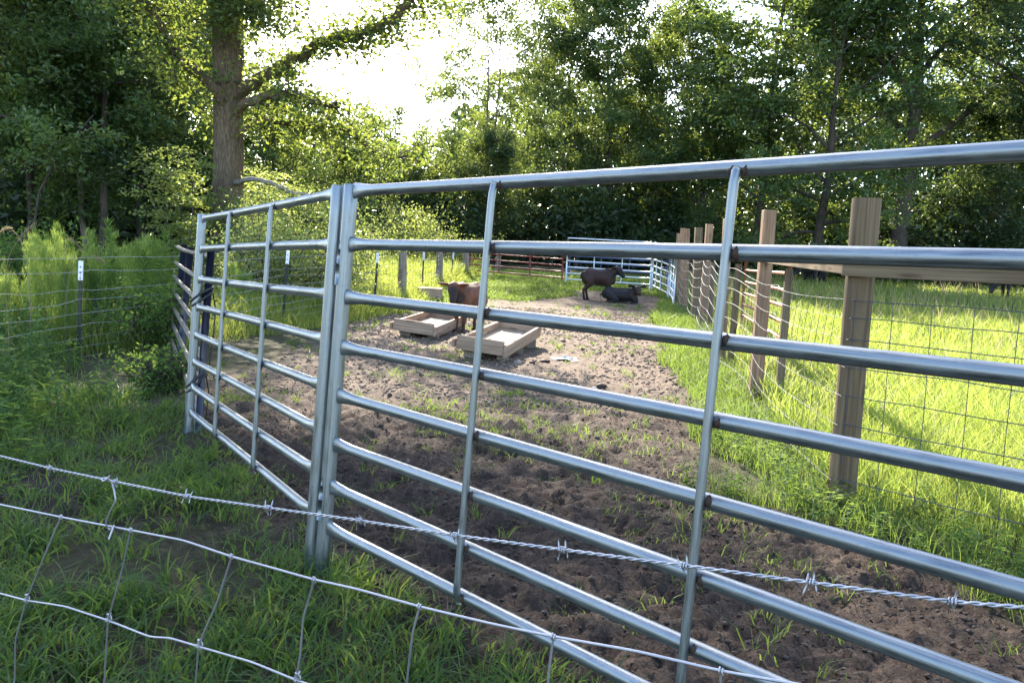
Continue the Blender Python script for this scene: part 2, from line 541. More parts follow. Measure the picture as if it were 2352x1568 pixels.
M['straw'] = leaf_mat('straw', [(.03, .02, .016), (.06, .042, .034), (.12, .088, .066)], [(.05, .03, .02), (.08, .05, .04), (.12, .09, .06)], .15, .8, .08)
M['bark'] = bark_mat('oak_bark', (.045, .033, .024), (.25, .19, .135), 1.0, .05)
M['bark_far'] = bark_mat('bark', (.03, .025, .02), (.12, .10, .085), .8, .03)
M['bark_pale'] = bark_mat('pale_bark', (.08, .065, .055), (.30, .25, .22), .8, .02)
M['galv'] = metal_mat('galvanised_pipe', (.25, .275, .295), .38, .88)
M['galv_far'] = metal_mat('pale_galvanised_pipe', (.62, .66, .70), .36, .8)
M['wire'] = metal_mat('galvanised_wire', (.44, .43, .46), .42, .75)
M['wire_far'] = metal_mat('fence_wire', (.36, .36, .37), .42, .6)
M['wire_mid'] = metal_mat('weathered_wire', (.22, .22, .23), .5, .55)
M['wire_dark'] = metal_mat('dull_wire', (.09, .09, .10), .5, .5)
M['navy'] = metal_mat('navy_paint', (.010, .014, .040), .35, .0, .05)
M['blue'] = metal_mat('blue_paint', (.03, .06, .16), .4, .0, .05)
M['bare'] = metal_mat('bare_pipe', (.13, .115, .095), .45, .6, .12)
M['red'] = metal_mat('red_paint', (.20, .022, .02), .42, .0, .10)
M['rustred'] = metal_mat('faded_red_paint', (.26, .09, .05), .45, .15, .22)
M['weld'] = plain_mat('rusty_weld', (.045, .024, .016), .75, .3, .6, 180)
M['post'] = wood_mat('treated_post', (.085, .058, .034), (.205, .152, .092), 1.0)
M['post_b'] = wood_mat('new_post', (.19, .110, .068), (.36, .235, .150), 1.0)
M['grey_post'] = wood_mat('weathered_post', (.15, .12, .10), (.31, .27, .225), 1.0)
M['plank'] = wood_mat('trough_plank', (.24, .165, .115), (.42, .31, .23), .8)
M['plank_pale'] = wood_mat('pale_sunlit_board', (.30, .215, .145), (.43, .33, .235), .6)  # pale boards; sunlight on the trough floor is partly put into this colour
M['black'] = plain_mat('black_rubber', (.012, .012, .014), .5)
M['tpost'] = plain_mat('dark_green_post_paint', (.006, .010, .008), .5, 0, .4)
M['white'] = plain_mat('white_paint', (.78, .76, .80), .5, 0, .06)
M['rag'] = plain_mat('white_sacking', (.42, .38, .33), .85, 0, .3)
M['stone'] = plain_mat('stone', (.20, .16, .13), .85, 0, .3, 20)
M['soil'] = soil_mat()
M['dark_clod'] = plain_mat('dark_clod', (.042, .028, .020), .9, 0, .6, 90)  # darker crumbs for the near soil
M['clod'] = plain_mat('pale_clod', (.17, .12, .09), .95, 0, .4, 60)
M['dead'] = bark_mat('dead_limb_bark', (.10, .09, .08), (.36, .33, .29), 1.5, .02)


def fur_mat(name, col, face, hoof=(.015, .013, .012)):
    m, n, b = new_mat(name)
    tc = N(n, 'ShaderNodeTexCoord')
    f = noise(n, mapping(n, tc.outputs['Object'], (22, 22, 60)), 1.0, 5, .65, .6)
    f2 = noise(n, tc.outputs['Object'], 5, 3)
    a = N(n, 'ShaderNodeAttribute', attribute_name='tone')
    f3 = N(n, 'ShaderNodeMath', operation='MULTIPLY_ADD'); f3.inputs[1].default_value = .45
    n.links.new(f, f3.inputs[0]); n.links.new(f2, f3.inputs[2])
    c = ramp(n, f3.outputs[0], [(.5, [x * .5 for x in col]), (.95, [x * 1.6 for x in col])])
    mx = N(n, 'ShaderNodeMix', data_type='RGBA')
    n.links.new(a.outputs['Fac'], mx.inputs[0]); n.links.new(c, mx.inputs[6]); mx.inputs[7].default_value = (*face, 1)
    n.links.new(mx.outputs[2], b.inputs['Base Color'])
    b.inputs['Roughness'].default_value = .62
    b.inputs['Specular IOR Level'].default_value = .25
    b.inputs['Sheen Weight'].default_value = .08
    b.inputs['Sheen Roughness'].default_value = .4
    bump(n, f, b, .4, .008)
    return m


# ------------------------------------------------------------------ layout lines of the place
HB = np.array([-.754, 3.357, 0.0])                        # foot of the hinge post of the right panel
FENCE = np.array([[1.88, 4.68], [2.47, 8.4], [2.82, 10.9], [3.72, 16.0], [3.95, 17.4], [4.32, 20.6], [4.95, 25.0], [5.3, 30.0], [7, 45]])
FA = FENCE[0]
LEFTF = np.array([[-4.7, 4.5], [-4.62, 9.0], [-3.55, 12.8], [-2.66, 16.0], [-2.55, 19.0], [-2.3, 21.5], [-2.14, 24.0], [-1.9, 26.0], [-1.6, 27.6], [-1.45, 28.4]])


def fence_x(y):
    return np.interp(y, FENCE[:, 1], FENCE[:, 0])


def left_x(y):
    return np.interp(y, LEFTF[:, 1], LEFTF[:, 0])


def dR(x, y):
    """signed distance to the plane of the right panel, > 0 on the pen side"""
    az = math.radians(137.13)
    return (x - HB[0]) * math.cos(az) * -1 + (y - HB[1]) * math.sin(az)


def dL(x, y):
    az = math.radians(-31.9)
    return (x + .80) * math.cos(az) - (y - 3.374) * math.sin(az)


def in_pen(x, y):
    a = dR(x, y) > 0
    b = dL(x, y) > 0
    right = x < fence_x(y) + .0 * y
    corner = np.where(y < FA[1], (x - FA[0]) * .745 + (y - FA[1]) * .667 < 0, right)
    return a & b & corner & (x > np.where(y > 8, left_x(y), -9))


def fence_dist(x, y):
    """distance inside the wooden fence"""
    x = np.asarray(x, float); y = np.asarray(y, float)
    c = -((x - FA[0]) * .745 + (y - FA[1]) * .667)
    return np.where(y < FA[1] + .3, np.minimum(c, FA[0] - x + .35), fence_x(y) - x)


def zones(x, y):
    """R: turf instead of bare soil, G: share of the paler soil tone, growing with y"""
    x = np.asarray(x, float); y = np.asarray(y, float)
    nz = fbm(x, y, 1.3, 31)
    pen = in_pen(x, y)
    right = fence_dist(x, y) + (nz - .5) * np.interp(y, [4, 7], [.5, 1.1]) + np.interp(y, [3, 6], [.5, 0])
    left = x - np.maximum(left_x(y) + .25, -2.75) + (nz - .5) * 1.2
    left = np.where(y < 7.5, 2, left)
    back = np.interp(x, [-1, 1, 2], [19.5, 21.5, 24.0]) + (nz - .5) * 5 - y
    mud = np.minimum(np.minimum(right - .55, left), back * .6)
    turf = 1 - np.clip(mud / .35 + .5, 0, 1)
    turf = np.where(pen, turf, .72)
    turf = np.where((~pen) & (y < 9) & (x < 2), np.clip((fbm(x, y, .8, 5) - .36) * 5, .1, .85), turf)
    pale_tone = np.clip((y - 5.6) / 4.0, 0, 1) * .8 + .12  # paler tone takes over with distance into the pen
    return turf, pale_tone


# ------------------------------------------------------------------ ground (one sheet)
def graded(lo, hi, fine, grow, limit_lo, limit_hi):
    a = list(np.arange(lo, hi, fine)); s = fine; x = a[-1]
    while x < limit_hi:
        s *= grow; x += s; a.append(x)
    s = fine; x = lo; b = []
    while x > limit_lo:
        s *= grow; x -= s; b.append(x)
    return np.array(b[::-1] + a)


xs = graded(-4.1, 3.4, .026, 1.09, -170, 170)
ys1 = np.r_[np.arange(1.3, 5.0, .024), np.arange(5.0, 7.4, .036)]; ys2 = np.arange(7.4, 13.5, .055); ys3 = np.arange(13.5, 23, .11)
ya = []; s = .02; y = 1.3
while y > -14:
    s *= 1.3; y -= s; ya.append(y)
yb = []; s = .085; y = 23
while y < 330:
    s *= 1.1; y += s; yb.append(y)
ys = np.concatenate([np.array(ya[::-1]), ys1, ys2, ys3, np.array(yb)])
GXm, GYm = np.meshgrid(xs, ys)
turf, pale_tone = zones(GXm, GYm)
mudk = (1 - turf)
lump = np.abs(fbm(GXm, GYm, .34, 3, 4) - .5) * 2
clod = fbm(GXm, GYm, .13, 11, 3)
clod2 = np.abs(fbm(GXm + 3, GYm, .075, 23, 2) - .5) * 2
hoof = np.clip((fbm(GXm, GYm, .30, 41, 2) - .63) * 5, 0, 1) * (fbm(GXm, GYm, 1.4, 44, 2) > .48)
flat_ = np.clip((fbm(GXm, GYm, .9, 63, 3) - .38) * 4, .25, 1)
fade = np.clip((24 - GYm) / 4, 0, 1) * np.clip((6 - np.abs(GXm)) / 2, 0, 1)
near = np.clip((12 - GYm) / 6, .55, 1)
crumb = np.abs(fbm(GXm + 7, GYm * 1.1, .042, 51, 2) - .5) * 2
crumb2 = fbm(GXm - 2, GYm, .06, 57, 2)
disp = (.050 * (1 - lump) ** 1.5 * flat_ + .034 * clod ** 1.5 * flat_ + .030 * (1 - clod2) ** 2 + .034 * (1 - crumb) ** 2 * (.3 + clod) + .05 * np.clip(crumb2 - .5, 0, 1) - .05 * hoof - .05) * near
disp = disp * (.42 + .58 * mudk) * fade
disp = disp + (1 - fade) * .08 * (fbm(GXm, GYm, 6, 77) - .5)
GZm = gz(GXm, GYm) + disp
nx, ny = len(xs), len(ys)
V = np.stack([GXm, GYm, GZm], -1).reshape(-1, 3)
ii = (np.arange(ny - 1)[:, None] * nx + np.arange(nx - 1)[None, :]).ravel()
gm = MB().add(V, quads=np.stack([ii, ii + 1, ii + nx + 1, ii + nx], 1))
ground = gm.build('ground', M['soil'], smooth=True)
tag(ground, kind='structure')
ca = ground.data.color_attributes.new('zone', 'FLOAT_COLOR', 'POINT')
ca.data.foreach_set('color', np.stack([turf.ravel(), pale_tone.ravel(), 0 * pale_tone.ravel(), 0 * pale_tone.ravel() + 1], 1).astype(np.float32).ravel())


def gd(x, y):
    """height of the displaced sheet"""
    x = np.asarray(x, float); y = np.asarray(y, float)
    i = np.clip(np.searchsorted(xs, x) - 1, 0, nx - 2); j = np.clip(np.searchsorted(ys, y) - 1, 0, ny - 2)
    fx = (x - xs[i]) / (xs[i + 1] - xs[i]); fy = (y - ys[j]) / (ys[j + 1] - ys[j])
    return (GZm[j, i] * (1 - fx) + GZm[j, i + 1] * fx) * (1 - fy) + (GZm[j + 1, i] * (1 - fx) + GZm[j + 1, i + 1] * fx) * fy


# ------------------------------------------------------------------ foliage makers
def leaf_quads(C, size, rg, up=.7, aspect=.55, dirs=None, bend=.15):
    """one folded leaf (two triangles) per row of C"""
    n = len(C)
    size = np.asarray(size) * np.ones(n)
    nrm = norm(rg.normal(size=(n, 3)) + [0, 0, up * 1.6])
    t = rg.normal(size=(n, 3)) if dirs is None else np.asarray(dirs) + rg.normal(size=(n, 3)) * .25
    t = norm(t - nrm * (t * nrm).sum(1, keepdims=True))
    b = np.cross(nrm, t)
    L = size[:, None]
    V = np.stack([C - t * L * .5, C + b * L * aspect * .5 + nrm * L * bend, C + t * L * .5, C - b * L * aspect * .5 + nrm * L * bend], 1).reshape(-1, 3)
    return V, (np.arange(n) * 4)[:, None] + np.array([0, 1, 2, 3])


def blades(base, h, wd, lean, rg, segs=2, droop=1.0):
    """grass blades: base (n,3), height, width, lean distance"""
    n = len(base)
    a = rg.uniform(0, 2 * np.pi, n)
    d = np.stack([np.cos(a), np.sin(a), 0 * a], 1)
    a2 = rg.uniform(0, 2 * np.pi, n)
    s = np.stack([np.cos(a2), np.sin(a2), 0 * a2], 1)
    h = np.asarray(h) * np.ones(n); wd = np.asarray(wd) * np.ones(n); lean = np.asarray(lean) * np.ones(n)
    rows = []
    ts = np.linspace(0, 1, segs + 1)
    for t in ts[:-1]:
        c = base + d * (lean * t ** 2)[:, None] + np.array([0, 0, 1]) * (h * (t - .28 * droop * t ** 2.2))[:, None]
        ww = (wd * (1 - .35 * t) * .5)[:, None]
        rows += [c - s * ww, c + s * ww]
    rows.append(base + d * lean[:, None] + np.array([0, 0, 1]) * (h * (1 - .28 * droop))[:, None])
    k = len(rows)
    V = np.stack(rows, 1).reshape(-1, 3)
    T = []
    for i in range(segs - 1):
        T += [[2 * i, 2 * i + 1, 2 * i + 3], [2 * i, 2 * i + 3, 2 * i + 2]]
    i = segs - 1
    T.append([2 * i, 2 * i + 1, 2 * i + 2])
    F = (np.arange(n) * k)[:, None, None] + np.array(T)[None]
    return V, F.reshape(-1, 3)


def curve_path(p0, d0, length, n, rg, wig=.18, lift=0.0):
    P = [np.asarray(p0, float)]; d = norm(np.asarray(d0, float))
    for i in range(n):
        d = norm(d + rg.normal(size=3) * wig + np.array([0, 0, lift]))
        P.append(P[-1] + d * length / n)
    return np.array(P)


def make_tree(seed, H, tr, cb, spread, n_limb, n_leaf, lsize, lmat, bmat, shape='round', cluster=.6, stems=1, low=0):
    """local tree: returns (trunk mesh, crown mesh)"""
    rg = np.random.default_rng(seed)
    tb = MB(); cent = []
    for st in range(stems):
        off = np.array([0, 0, 0.]) if stems == 1 else np.array([rg.normal() * .25, rg.normal() * .25, 0])
        lean = rg.normal(size=2) * (.02 if stems == 1 else .10)
        zz = np.linspace(0, H * .94, 9)
        wig = np.cumsum(rg.normal(size=(9, 2)) * H * .008, 0)
        P = np.stack([off[0] + lean[0] * zz + wig[:, 0], off[1] + lean[1] * zz + wig[:, 1], zz - .25], 1)
        R = tr / math.sqrt(stems) * np.interp(zz / H, [0, .04, .4, .94], [1.3, 1, .7, .08])
        tb.tube(P, R, 9)
        nl = max(3, n_limb // stems)
        for i in range(nl):
            f = (i + rg.uniform(.2, .8)) / nl
            z = cb + (H * .96 - cb) * f
            c = np.array([np.interp(z, P[:, 2], P[:, k]) for k in range(3)])
            if shape == 'round':
                pr = math.sqrt(max(.06, 1 - (1.55 * f - .62) ** 2)) if f < 1 else .2
            elif shape == 'cone':
                pr = 1.05 - .8 * f
            else:
                pr = .45 + .65 * math.sin(math.pi * min(1, f * .75 + .18))
            L = spread * pr * rg.uniform(.7, 1.1)
            az = i * 2.4 + rg.uniform(-.4, .4) + st
            el = rg.uniform(.05, .5) + .5 * f
            d = np.array([math.cos(az) * math.cos(el), math.sin(az) * math.cos(el), math.sin(el)])
            B = curve_path(c, d, L, 6, rg, .16, -.02 if shape != 'round' else .03)
            r0 = np.interp(z, zz, R) * .55
            tb.tube(B, np.linspace(r0, .012, 7), 6)
            for k in range(2, 7):
                cent.append((B[k] + rg.normal(size=3) * .2, .75))
                for q in range(2):
                    d2 = norm(B[k] - B[k - 1]) + rg.normal(size=3) * .75
                    S = curve_path(B[k], d2, L * rg.uniform(.22, .42), 3, rg, .25, .0)
                    if q == 0:
                        tb.tube(S, np.linspace(r0 * .3, .008, 4), 4, cap=False)
                    cent.append((S[2], .8)); cent.append((S[3], 1.0))
        cent.append((P[-1], 1.2))
    for k in range(low):
        a = rg.uniform(0, 6.28); r = spread * rg.uniform(.1, .7)
        cent.append((np.array([math.cos(a) * r, math.sin(a) * r, rg.uniform(.3, cb)]), 1.0))
    per = max(4, n_leaf // len(cent))
    C = []
    for c, s in cent:
        k = int(per * rg.uniform(.4, 1.6))
        C.append(c + rg.normal(size=(k, 3)) * np.array([1, 1, .5]) * cluster * .74 * s * rg.uniform(.6, 1.2))
    C = np.concatenate(C)
    C = C[C[:, 2] > .15]
    V, F = leaf_quads(C, lsize * rg.uniform(.6, 1.25, len(C)), rg)
    cm = MB().add(V, quads=F)
    return tb.mesh('trunk', bmat, True), cm.mesh('crown', lmat)


TREES = {}


def variant(key, **kw):
    TREES[key] = make_tree(**kw)


variant('tall_a', seed=1, H=18, tr=.15, cb=3.2, spread=4.6, n_limb=30, n_leaf=36000, lsize=.225, lmat=M['tree_a'], bmat=M['bark_far'], shape='oval', cluster=.55)
variant('tall_b', seed=2, H=18, tr=.12, cb=3.8, spread=4.0, n_limb=28, n_leaf=34000, lsize=.225, lmat=M['tree_b'], bmat=M['bark_pale'], shape='oval', cluster=.55)
variant('open', seed=3, H=17, tr=.17, cb=3.0, spread=4.9, n_limb=40, n_leaf=34000, lsize=.22, lmat=M['tree_a'], bmat=M['bark_pale'], shape='oval', cluster=.62, stems=2)
variant('round_a', seed=4, H=15, tr=.24, cb=2.0, spread=5.0, n_limb=26, n_leaf=32000, lsize=.235, lmat=M['tree_a'], bmat=M['bark_far'], shape='round', cluster=.6, low=30)
variant('round_b', seed=5, H=14, tr=.22, cb=1.6, spread=4.6, n_limb=26, n_leaf=32000, lsize=.235, lmat=M['tree_b'], bmat=M['bark_far'], shape='round', cluster=.6, low=30)
variant('oak', seed=6, H=19, tr=.42, cb=6.0, spread=9.0, n_limb=20, n_leaf=36000, lsize=.26, lmat=M['tree_b'], bmat=M['bark_far'], shape='round', cluster=.8)
variant('low', seed=8, H=8.5, tr=.14, cb=.8, spread=3.6, n_limb=20, n_leaf=15000, lsize=.20, lmat=M['tree_a'], bmat=M['bark_far'], shape='round', cluster=.5, low=30)


def place_tree(key, px, Y, H, label, name='broadleaf_tree', group=None, rz=None, wide=1.0):
    tm, cm = TREES[key]
    base = {'tall_a': 18, 'tall_b': 18, 'open': 17, 'round_a': 15, 'round_b': 14, 'oak': 19, 'low': 8.5}[key]
    x = colx(px, Y)
    k = H / base
    o = thing(name, label, 'tree', (x, Y, float(gz(x, Y))), group)
    o.rotation_euler = (0, 0, random.uniform(0, 6.28) if rz is None else rz)
    o.scale = (k * wide, k * wide, k)
    for nm, me in (('trunk', tm), ('crown', cm)):
        c = bpy.data.objects.new(nm, me); COL.objects.link(c); c.parent = o
    return o


LW = 'trees along the edge of the left wood'
BW = 'trees behind the pen'
RW = 'trees beyond the pasture'
place_tree('tall_a', -40, 23, 14, 'dense tree cut off by the left border of the picture', group=LW)
place_tree('tall_a', 60, 27, 14.5, 'tall leafy tree near the left border with bright sunlit upper leaves', group=LW)
place_tree('tall_a', 140, 31, 15, 'dark tree behind the leaning bare pole in the left wood', group=LW)
place_tree('tall_a', 228, 26, 14, 'tree with a thin pale trunk right of its twin in the left wood', name='slender_tree', group=LW)
place_tree('tall_b', 196, 27.5, 14.5, 'tree with the thin pale trunk nearest above the white topped post', name='slender_tree', group=LW)
place_tree('tall_a', 318, 30, 15, 'leafy tree in the left wood just left of the big oak limb', group=LW)
place_tree('tall_a', 415, 35, 15, 'dark tree filling the gap just left of the big oak trunk', group=LW)
place_tree('low', 610, 33, 6.2, 'rounded green tree close behind the big oak trunk on its right', group=BW)
place_tree('round_b', 700, 40, 6.4, 'dark rounded tree under the long oak limbs', group=BW)
place_tree('low', 800, 37, 5.6, 'small tree behind the joined top of the two near panels', group=BW)
place_tree('low', 880, 45, 7.2, 'hazy low tree below the bright sky gap', group=BW)
place_tree('round_b', 960, 48, 6.2, 'low tree at the foot of the bright sky gap, behind the left fence', group=BW)
place_tree('open', 1122, 46, 17.5, 'tall open crowned tree with forked pale stems right of the sky gap', name='open_crowned_tree', group=BW, wide=.74)
place_tree('round_b', 1130, 44, 6.6, 'dark bushy tree standing over the red gate', group=BW)
place_tree('tall_b', 1270, 49, 18.5, 'tall narrow tree behind the middle of the pen, right of the forked tree', group=BW, wide=.75)
place_tree('round_a', 1395, 47, 14.5, 'full rounded tree behind the grey panel with dappled leaves', group=BW, wide=.9)
place_tree('round_b', 1500, 50, 14.0, 'dark rounded tree above the far corner of the grey panels', group=BW, wide=.8)
place_tree('round_a', 1610, 45, 13.5, 'bright edged tree right of the second sky gap', group=RW, wide=.85)
place_tree('tall_a', 1740, 43, 20, 'tall spreading tree above the new wooden posts', group=RW, wide=1.15)
place_tree('round_a', 1870, 38, 14.5, 'dark full tree with arching low limbs behind the wooden fence', group=RW)
place_tree('oak', 2068, 40, 20, 'large oak with a forked dark trunk above the nearest wooden post', name='oak_tree', group=RW)
place_tree('tall_a', 2240, 47, 20, 'tall tree behind the forked oak towards the right border', group=RW, wide=1.1)
place_tree('oak', 2420, 36, 18, 'spreading oak reaching in from the right border of the picture', name='oak_tree', group=RW)
place_tree('round_b', 2290, 41, 10, 'low dark tree with a yellowish lower crown at the far right of the pasture', group=RW)


# far wood: one mass on each side
def wood_mass(spec, rg, per, lsize, deep=()):
    C = []; tb = []
    for (x, y, H, sp) in spec:
        k = 46
        cz = rg.uniform(.02, 1.0, k) ** .9 * H
        pr = sp * np.sqrt(np.clip(1 - ((cz / H - .42) / .62) ** 2, .08, 1))
        a = rg.uniform(0, 6.28, k); r = pr * np.sqrt(rg.uniform(0, 1, k))
        cc = np.stack([x + np.cos(a) * r, y + np.sin(a) * r, gz(x, y) + cz], 1)
        L = np.repeat(cc, per // k, 0)
        C.append(L + rg.normal(size=L.shape) * np.array([.75, .75, .5]) * rg.uniform(.6, 1.2, (len(L), 1)))
        tb.append((x, y, H))
    C = np.concatenate(C)
    V, F = leaf_quads(C, lsize * rg.uniform(.6, 1.3, len(C)), rg)
    mb = MB().add(V, quads=F, m=0)
    if deep:
        D = []
        for (x, y, H, sp) in deep:
            k = 420
            cz = rg.uniform(.0, 1.0, k) * H
            r = sp * np.sqrt(np.clip(1.06 - (cz / H) ** 3, .05, 1))
            a = rg.uniform(0, 6.28, k); q = r * np.sqrt(rg.uniform(0, 1, k))
            D.append(np.stack([x + np.cos(a) * q, y + np.sin(a) * q, gz(x, y) + cz], 1))
        D = np.concatenate(D)
        V, F = leaf_quads(D, .85 * rg.uniform(.5, 1.2, len(D)), rg)
        mb.add(V, quads=F, m=0)
    for (x, y, H) in tb:
        z = float(gz(x, y))
        mb.tube([[x, y, z - .2], [x + rg.normal() * .2, y, z + H * .4], [x + rg.normal() * .4, y, z + H * .85]], [.12, .09, .03], 6, m=1)
    return mb


rg = np.random.default_rng(21)
spec = []
for i in range(30):
    y = rg.uniform(40, 52); px = rg.uniform(-300, 480)
    spec.append((colx(px, y), y, rg.uniform(10, 13) * (1 + (y - 28) / 60), rg.uniform(2.6, 3.8)))
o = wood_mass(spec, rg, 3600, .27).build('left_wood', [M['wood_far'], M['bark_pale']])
tag(o, 'dark wood closing the left side behind the first trees', 'wood', kind='stuff')
spec = []
for px in np.arange(-420, 520, 40):
    y = rg.uniform(54, 60); spec.append((colx(px, y), y, rg.uniform(14, 18), rg.uniform(3.4, 4.4)))
    y = rg.uniform(31, 38); spec.append((colx(px, y), y, rg.uniform(2.5, 5), rg.uniform(2.2, 3.2)))
for px in np.arange(520, 1000, 34):
    y = rg.uniform(50, 62); spec.append((colx(px, y), y, rg.uniform(4.5, 7.2), rg.uniform(3, 4)))
for px in np.arange(1020, 2700, 44):
    y = rg.uniform(52, 64)
    top = np.interp(px, [1020, 1250, 1450, 1580, 1700, 2700], [9, 13, 12, 10, 16, 17])
    spec.append((colx(px, y), y, top * rg.uniform(.8, 1.1), rg.uniform(3, 4.4)))
for px in np.arange(540, 2700, 52):
    y = rg.uniform(44, 49) - (4 if px > 1800 else 0)
    spec.append((colx(px, y), y, rg.uniform(2.2, 4.5), rg.uniform(2.0, 3.0)))
deep = []
for px in np.arange(1020, 2720, 26):
    y = rg.uniform(62, 72)
    top = np.interp(px, [1020, 1100, 1250, 1420, 1480, 1590, 1680, 2000, 2300, 2700], [9, 13, 15, 14, 11, 10, 16, 15, 15, 18])
    deep.append((colx(px, y), y, top * rg.uniform(.85, 1.05), 3.0))
for px in np.arange(520, 1020, 30):
    y = rg.uniform(64, 72); deep.append((colx(px, y), y, rg.uniform(6, 8), 3.2))
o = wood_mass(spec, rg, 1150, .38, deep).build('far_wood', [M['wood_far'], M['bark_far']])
tag(o, 'dark far wood closing the back of pen and pasture', 'wood', kind='stuff')

# ------------------------------------------------------------------ the big oak
OY = 21.0
ox = colx(515, OY); oz = float(gz(ox, OY))
oak = thing('oak_tree', 'big oak with a thick grey brown trunk rising behind the left panel', 'tree', (ox, OY, oz))
rg = np.random.default_rng(5)
tb = MB()
nr, ns = 150, 64
zz = np.linspace(-.3, 17.5, nr)
ang = np.linspace(0, 2 * np.pi, ns, endpoint=False)
A, Z = np.meshgrid(ang, zz)
rad = np.interp(zz, [-.3, 0, .5, 1.3, 4, 7.5, 9, 12, 17.5], [.60, .54, .43, .385, .355, .375, .32, .21, .06])[:, None]
ridge = np.abs(vnoise(A * 9 + 1.2 * vnoise(A * 2, Z * 1.3, 1, 4), Z * 1.1, .9, 8) - .5) * 2
big = fbm(np.cos(A) * 2 + 5, Z + np.sin(A) * 2, 1.0, 15)
Rr = rad * (1 + .07 * (big - .5)) + .028 * (ridge - .5) * np.clip(rad / .3, .2, 1)
P = np.stack([Rr * np.cos(A) + .02 * Z * 0 + .06 * np.sin(Z * .5), Rr * np.sin(A), Z], -1).reshape(-1, 3) + [ox, OY, oz]
ii = (np.arange(nr - 1)[:, None] * ns + np.arange(ns)[None, :]); jj = (np.arange(nr - 1)[:, None] * ns + (np.arange(ns)[None, :] + 1) % ns)
tb.add(P, quads=np.stack([ii, jj, jj + ns, ii + ns], -1).reshape(-1, 4))
tb.build('trunk', M['bark'], oak, True)


def limb(pts, Ys, r0, r1, mat=M['bark'], name='limb'):
    P = np.array([at(px, py, Y) for (px, py), Y in zip(pts, Ys)])
    t = np.arange(len(P)); tt = np.linspace(0, len(P) - 1, 5 * len(P))
    Q = np.stack([np.interp(tt, t, P[:, k]) for k in range(3)], 1)
    for k in range(2):
        Q[1:-1] = (Q[:-2] + 2 * Q[1:-1] + Q[2:]) / 4
    Q[1:-1] += rg.normal(size=Q[1:-1].shape) * r1 * .5
    MB().tube(Q, np.linspace(r0, r1, len(Q)) * (1 + rg.normal(size=len(Q)) * .05), 10).build(name, mat, oak, True)
    return Q


oc = []


def sprays(Q, frm, n, rad, wt=1.0):
    k0 = int(len(Q) * frm)
    for i in range(n):
        q = Q[rg.integers(k0, len(Q))]
        d = norm(rg.normal(size=3) * [1, 1, .45] + [0, -.1, -.05])
        S = curve_path(q, d, rad * rg.uniform(.4, 1.0), 4, rg, .22, -.05)
        twig.tube(S, np.linspace(.018, .005, 5), 4, cap=False)
        for k in (2, 3, 4):
            oc.append((S[k], wt * rg.uniform(.7, 1.2)))


twig = MB()
Q = limb([(530, 225), (600, 178), (650, 151), (703, 120), (756, 88), (826, 77), (862, 67), (915, 28), (945, -5), (985, -60)], [21, 20.7, 20.4, 20.2, 20, 19.8, 19.7, 19.5, 19.4, 19.2], .165, .075)
sprays(Q, .08, 84, 1.15)
Q = limb([(525, 275), (560, 240), (615, 218), (668, 214), (705, 228), (738, 239), (775, 236)], [21, 20.6, 20.2, 19.9, 19.6, 19.4, 19.2], .13, .05, M['bark'])
sprays(Q, .25, 34, .95, .85)
Q = limb([(525, 320), (555, 298), (598, 281), (657, 281), (715, 284), (781, 292), (827, 320), (876, 362), (921, 362)], [21, 20.9, 20.8, 20.7, 20.6, 20.5, 20.4, 20.4, 20.4], .10, .03, M['bark'])
sprays(Q, .25, 62, 1.05, .85)
Q = limb([(530, 425), (550, 417), (598, 411), (650, 432), (703, 450), (755, 458)], [21, 20.5, 20.0, 19.6, 19.2, 19.0], .075, .03, M['dead'], 'dead_limb')
Q = limb([(520, 285), (503, 211), (432, 155), (387, 95), (352, 32), (316, -20), (280, -90)], [21, 20.6, 20.2, 19.9, 19.6, 19.4, 19.2], .15, .06)
sprays(Q, .12, 56, 1.25)
Q = limb([(515, 40), (490, -20), (455, -90), (430, -160)], [21, 20.6, 20, 19], .13, .06); sprays(Q, .2, 20, 1.5)
Q = limb([(518, 60), (560, -30), (610, -90), (640, -160)], [21, 20.6, 20, 19], .13, .06); sprays(Q, .2, 40, 1.7)
Q = np.array([at(px, py, 20.0 + .3 * math.sin(px)) for px in range(420, 640, 16) for py in (-60, -20, 15, 50)])
sprays(Q, 0, 46, .9, .85)
Q = np.array([at(px, py, 19.8 + .4 * math.sin(px)) for px in range(545, 720, 18) for py in (-50, -15, 20, 60)])
sprays(Q, 0, 34, .9, .8)
# the upper crown, above the picture: unseen limbs, their spread shaped to shade the foreground
for i in range(30):
    z = rg.uniform(9.3, 16.0)
    az = (-.55 + 1.5 * rg.uniform(-1, 1)) if i < 22 else rg.uniform(-1.7, 1.9)
    L = rg.uniform(5.2, 7.6) * (1 - .05 * (z - 8)) * (1.0 if i < 22 else .75)
    d = np.array([math.cos(az), math.sin(az), rg.uniform(.02, .35)])
    Q = curve_path([ox, OY, oz + z], d, L, 9, rg, .13, .02)
    MB().tube(Q, np.linspace(.11, .025, 10), 8).build('limb', M['bark'], oak, True)
    sprays(Q, .12, 27, 1.7, 1.05)
twig.build('twigs', M['bark_far'], oak)
C = []
for c, s in oc:
    k = int(rg.uniform(9, 24) * s)
    C.append(c + rg.normal(size=(k, 3)) * np.array([.32, .32, .17]) * s)
C = np.concatenate(C)
V, F = leaf_quads(C, .125 * rg.uniform(.6, 1.3, len(C)), rg, up=.7, aspect=.62)
MB().add(V, quads=F).build('crown', M['oak'], oak)
print('oak leaves', len(C))


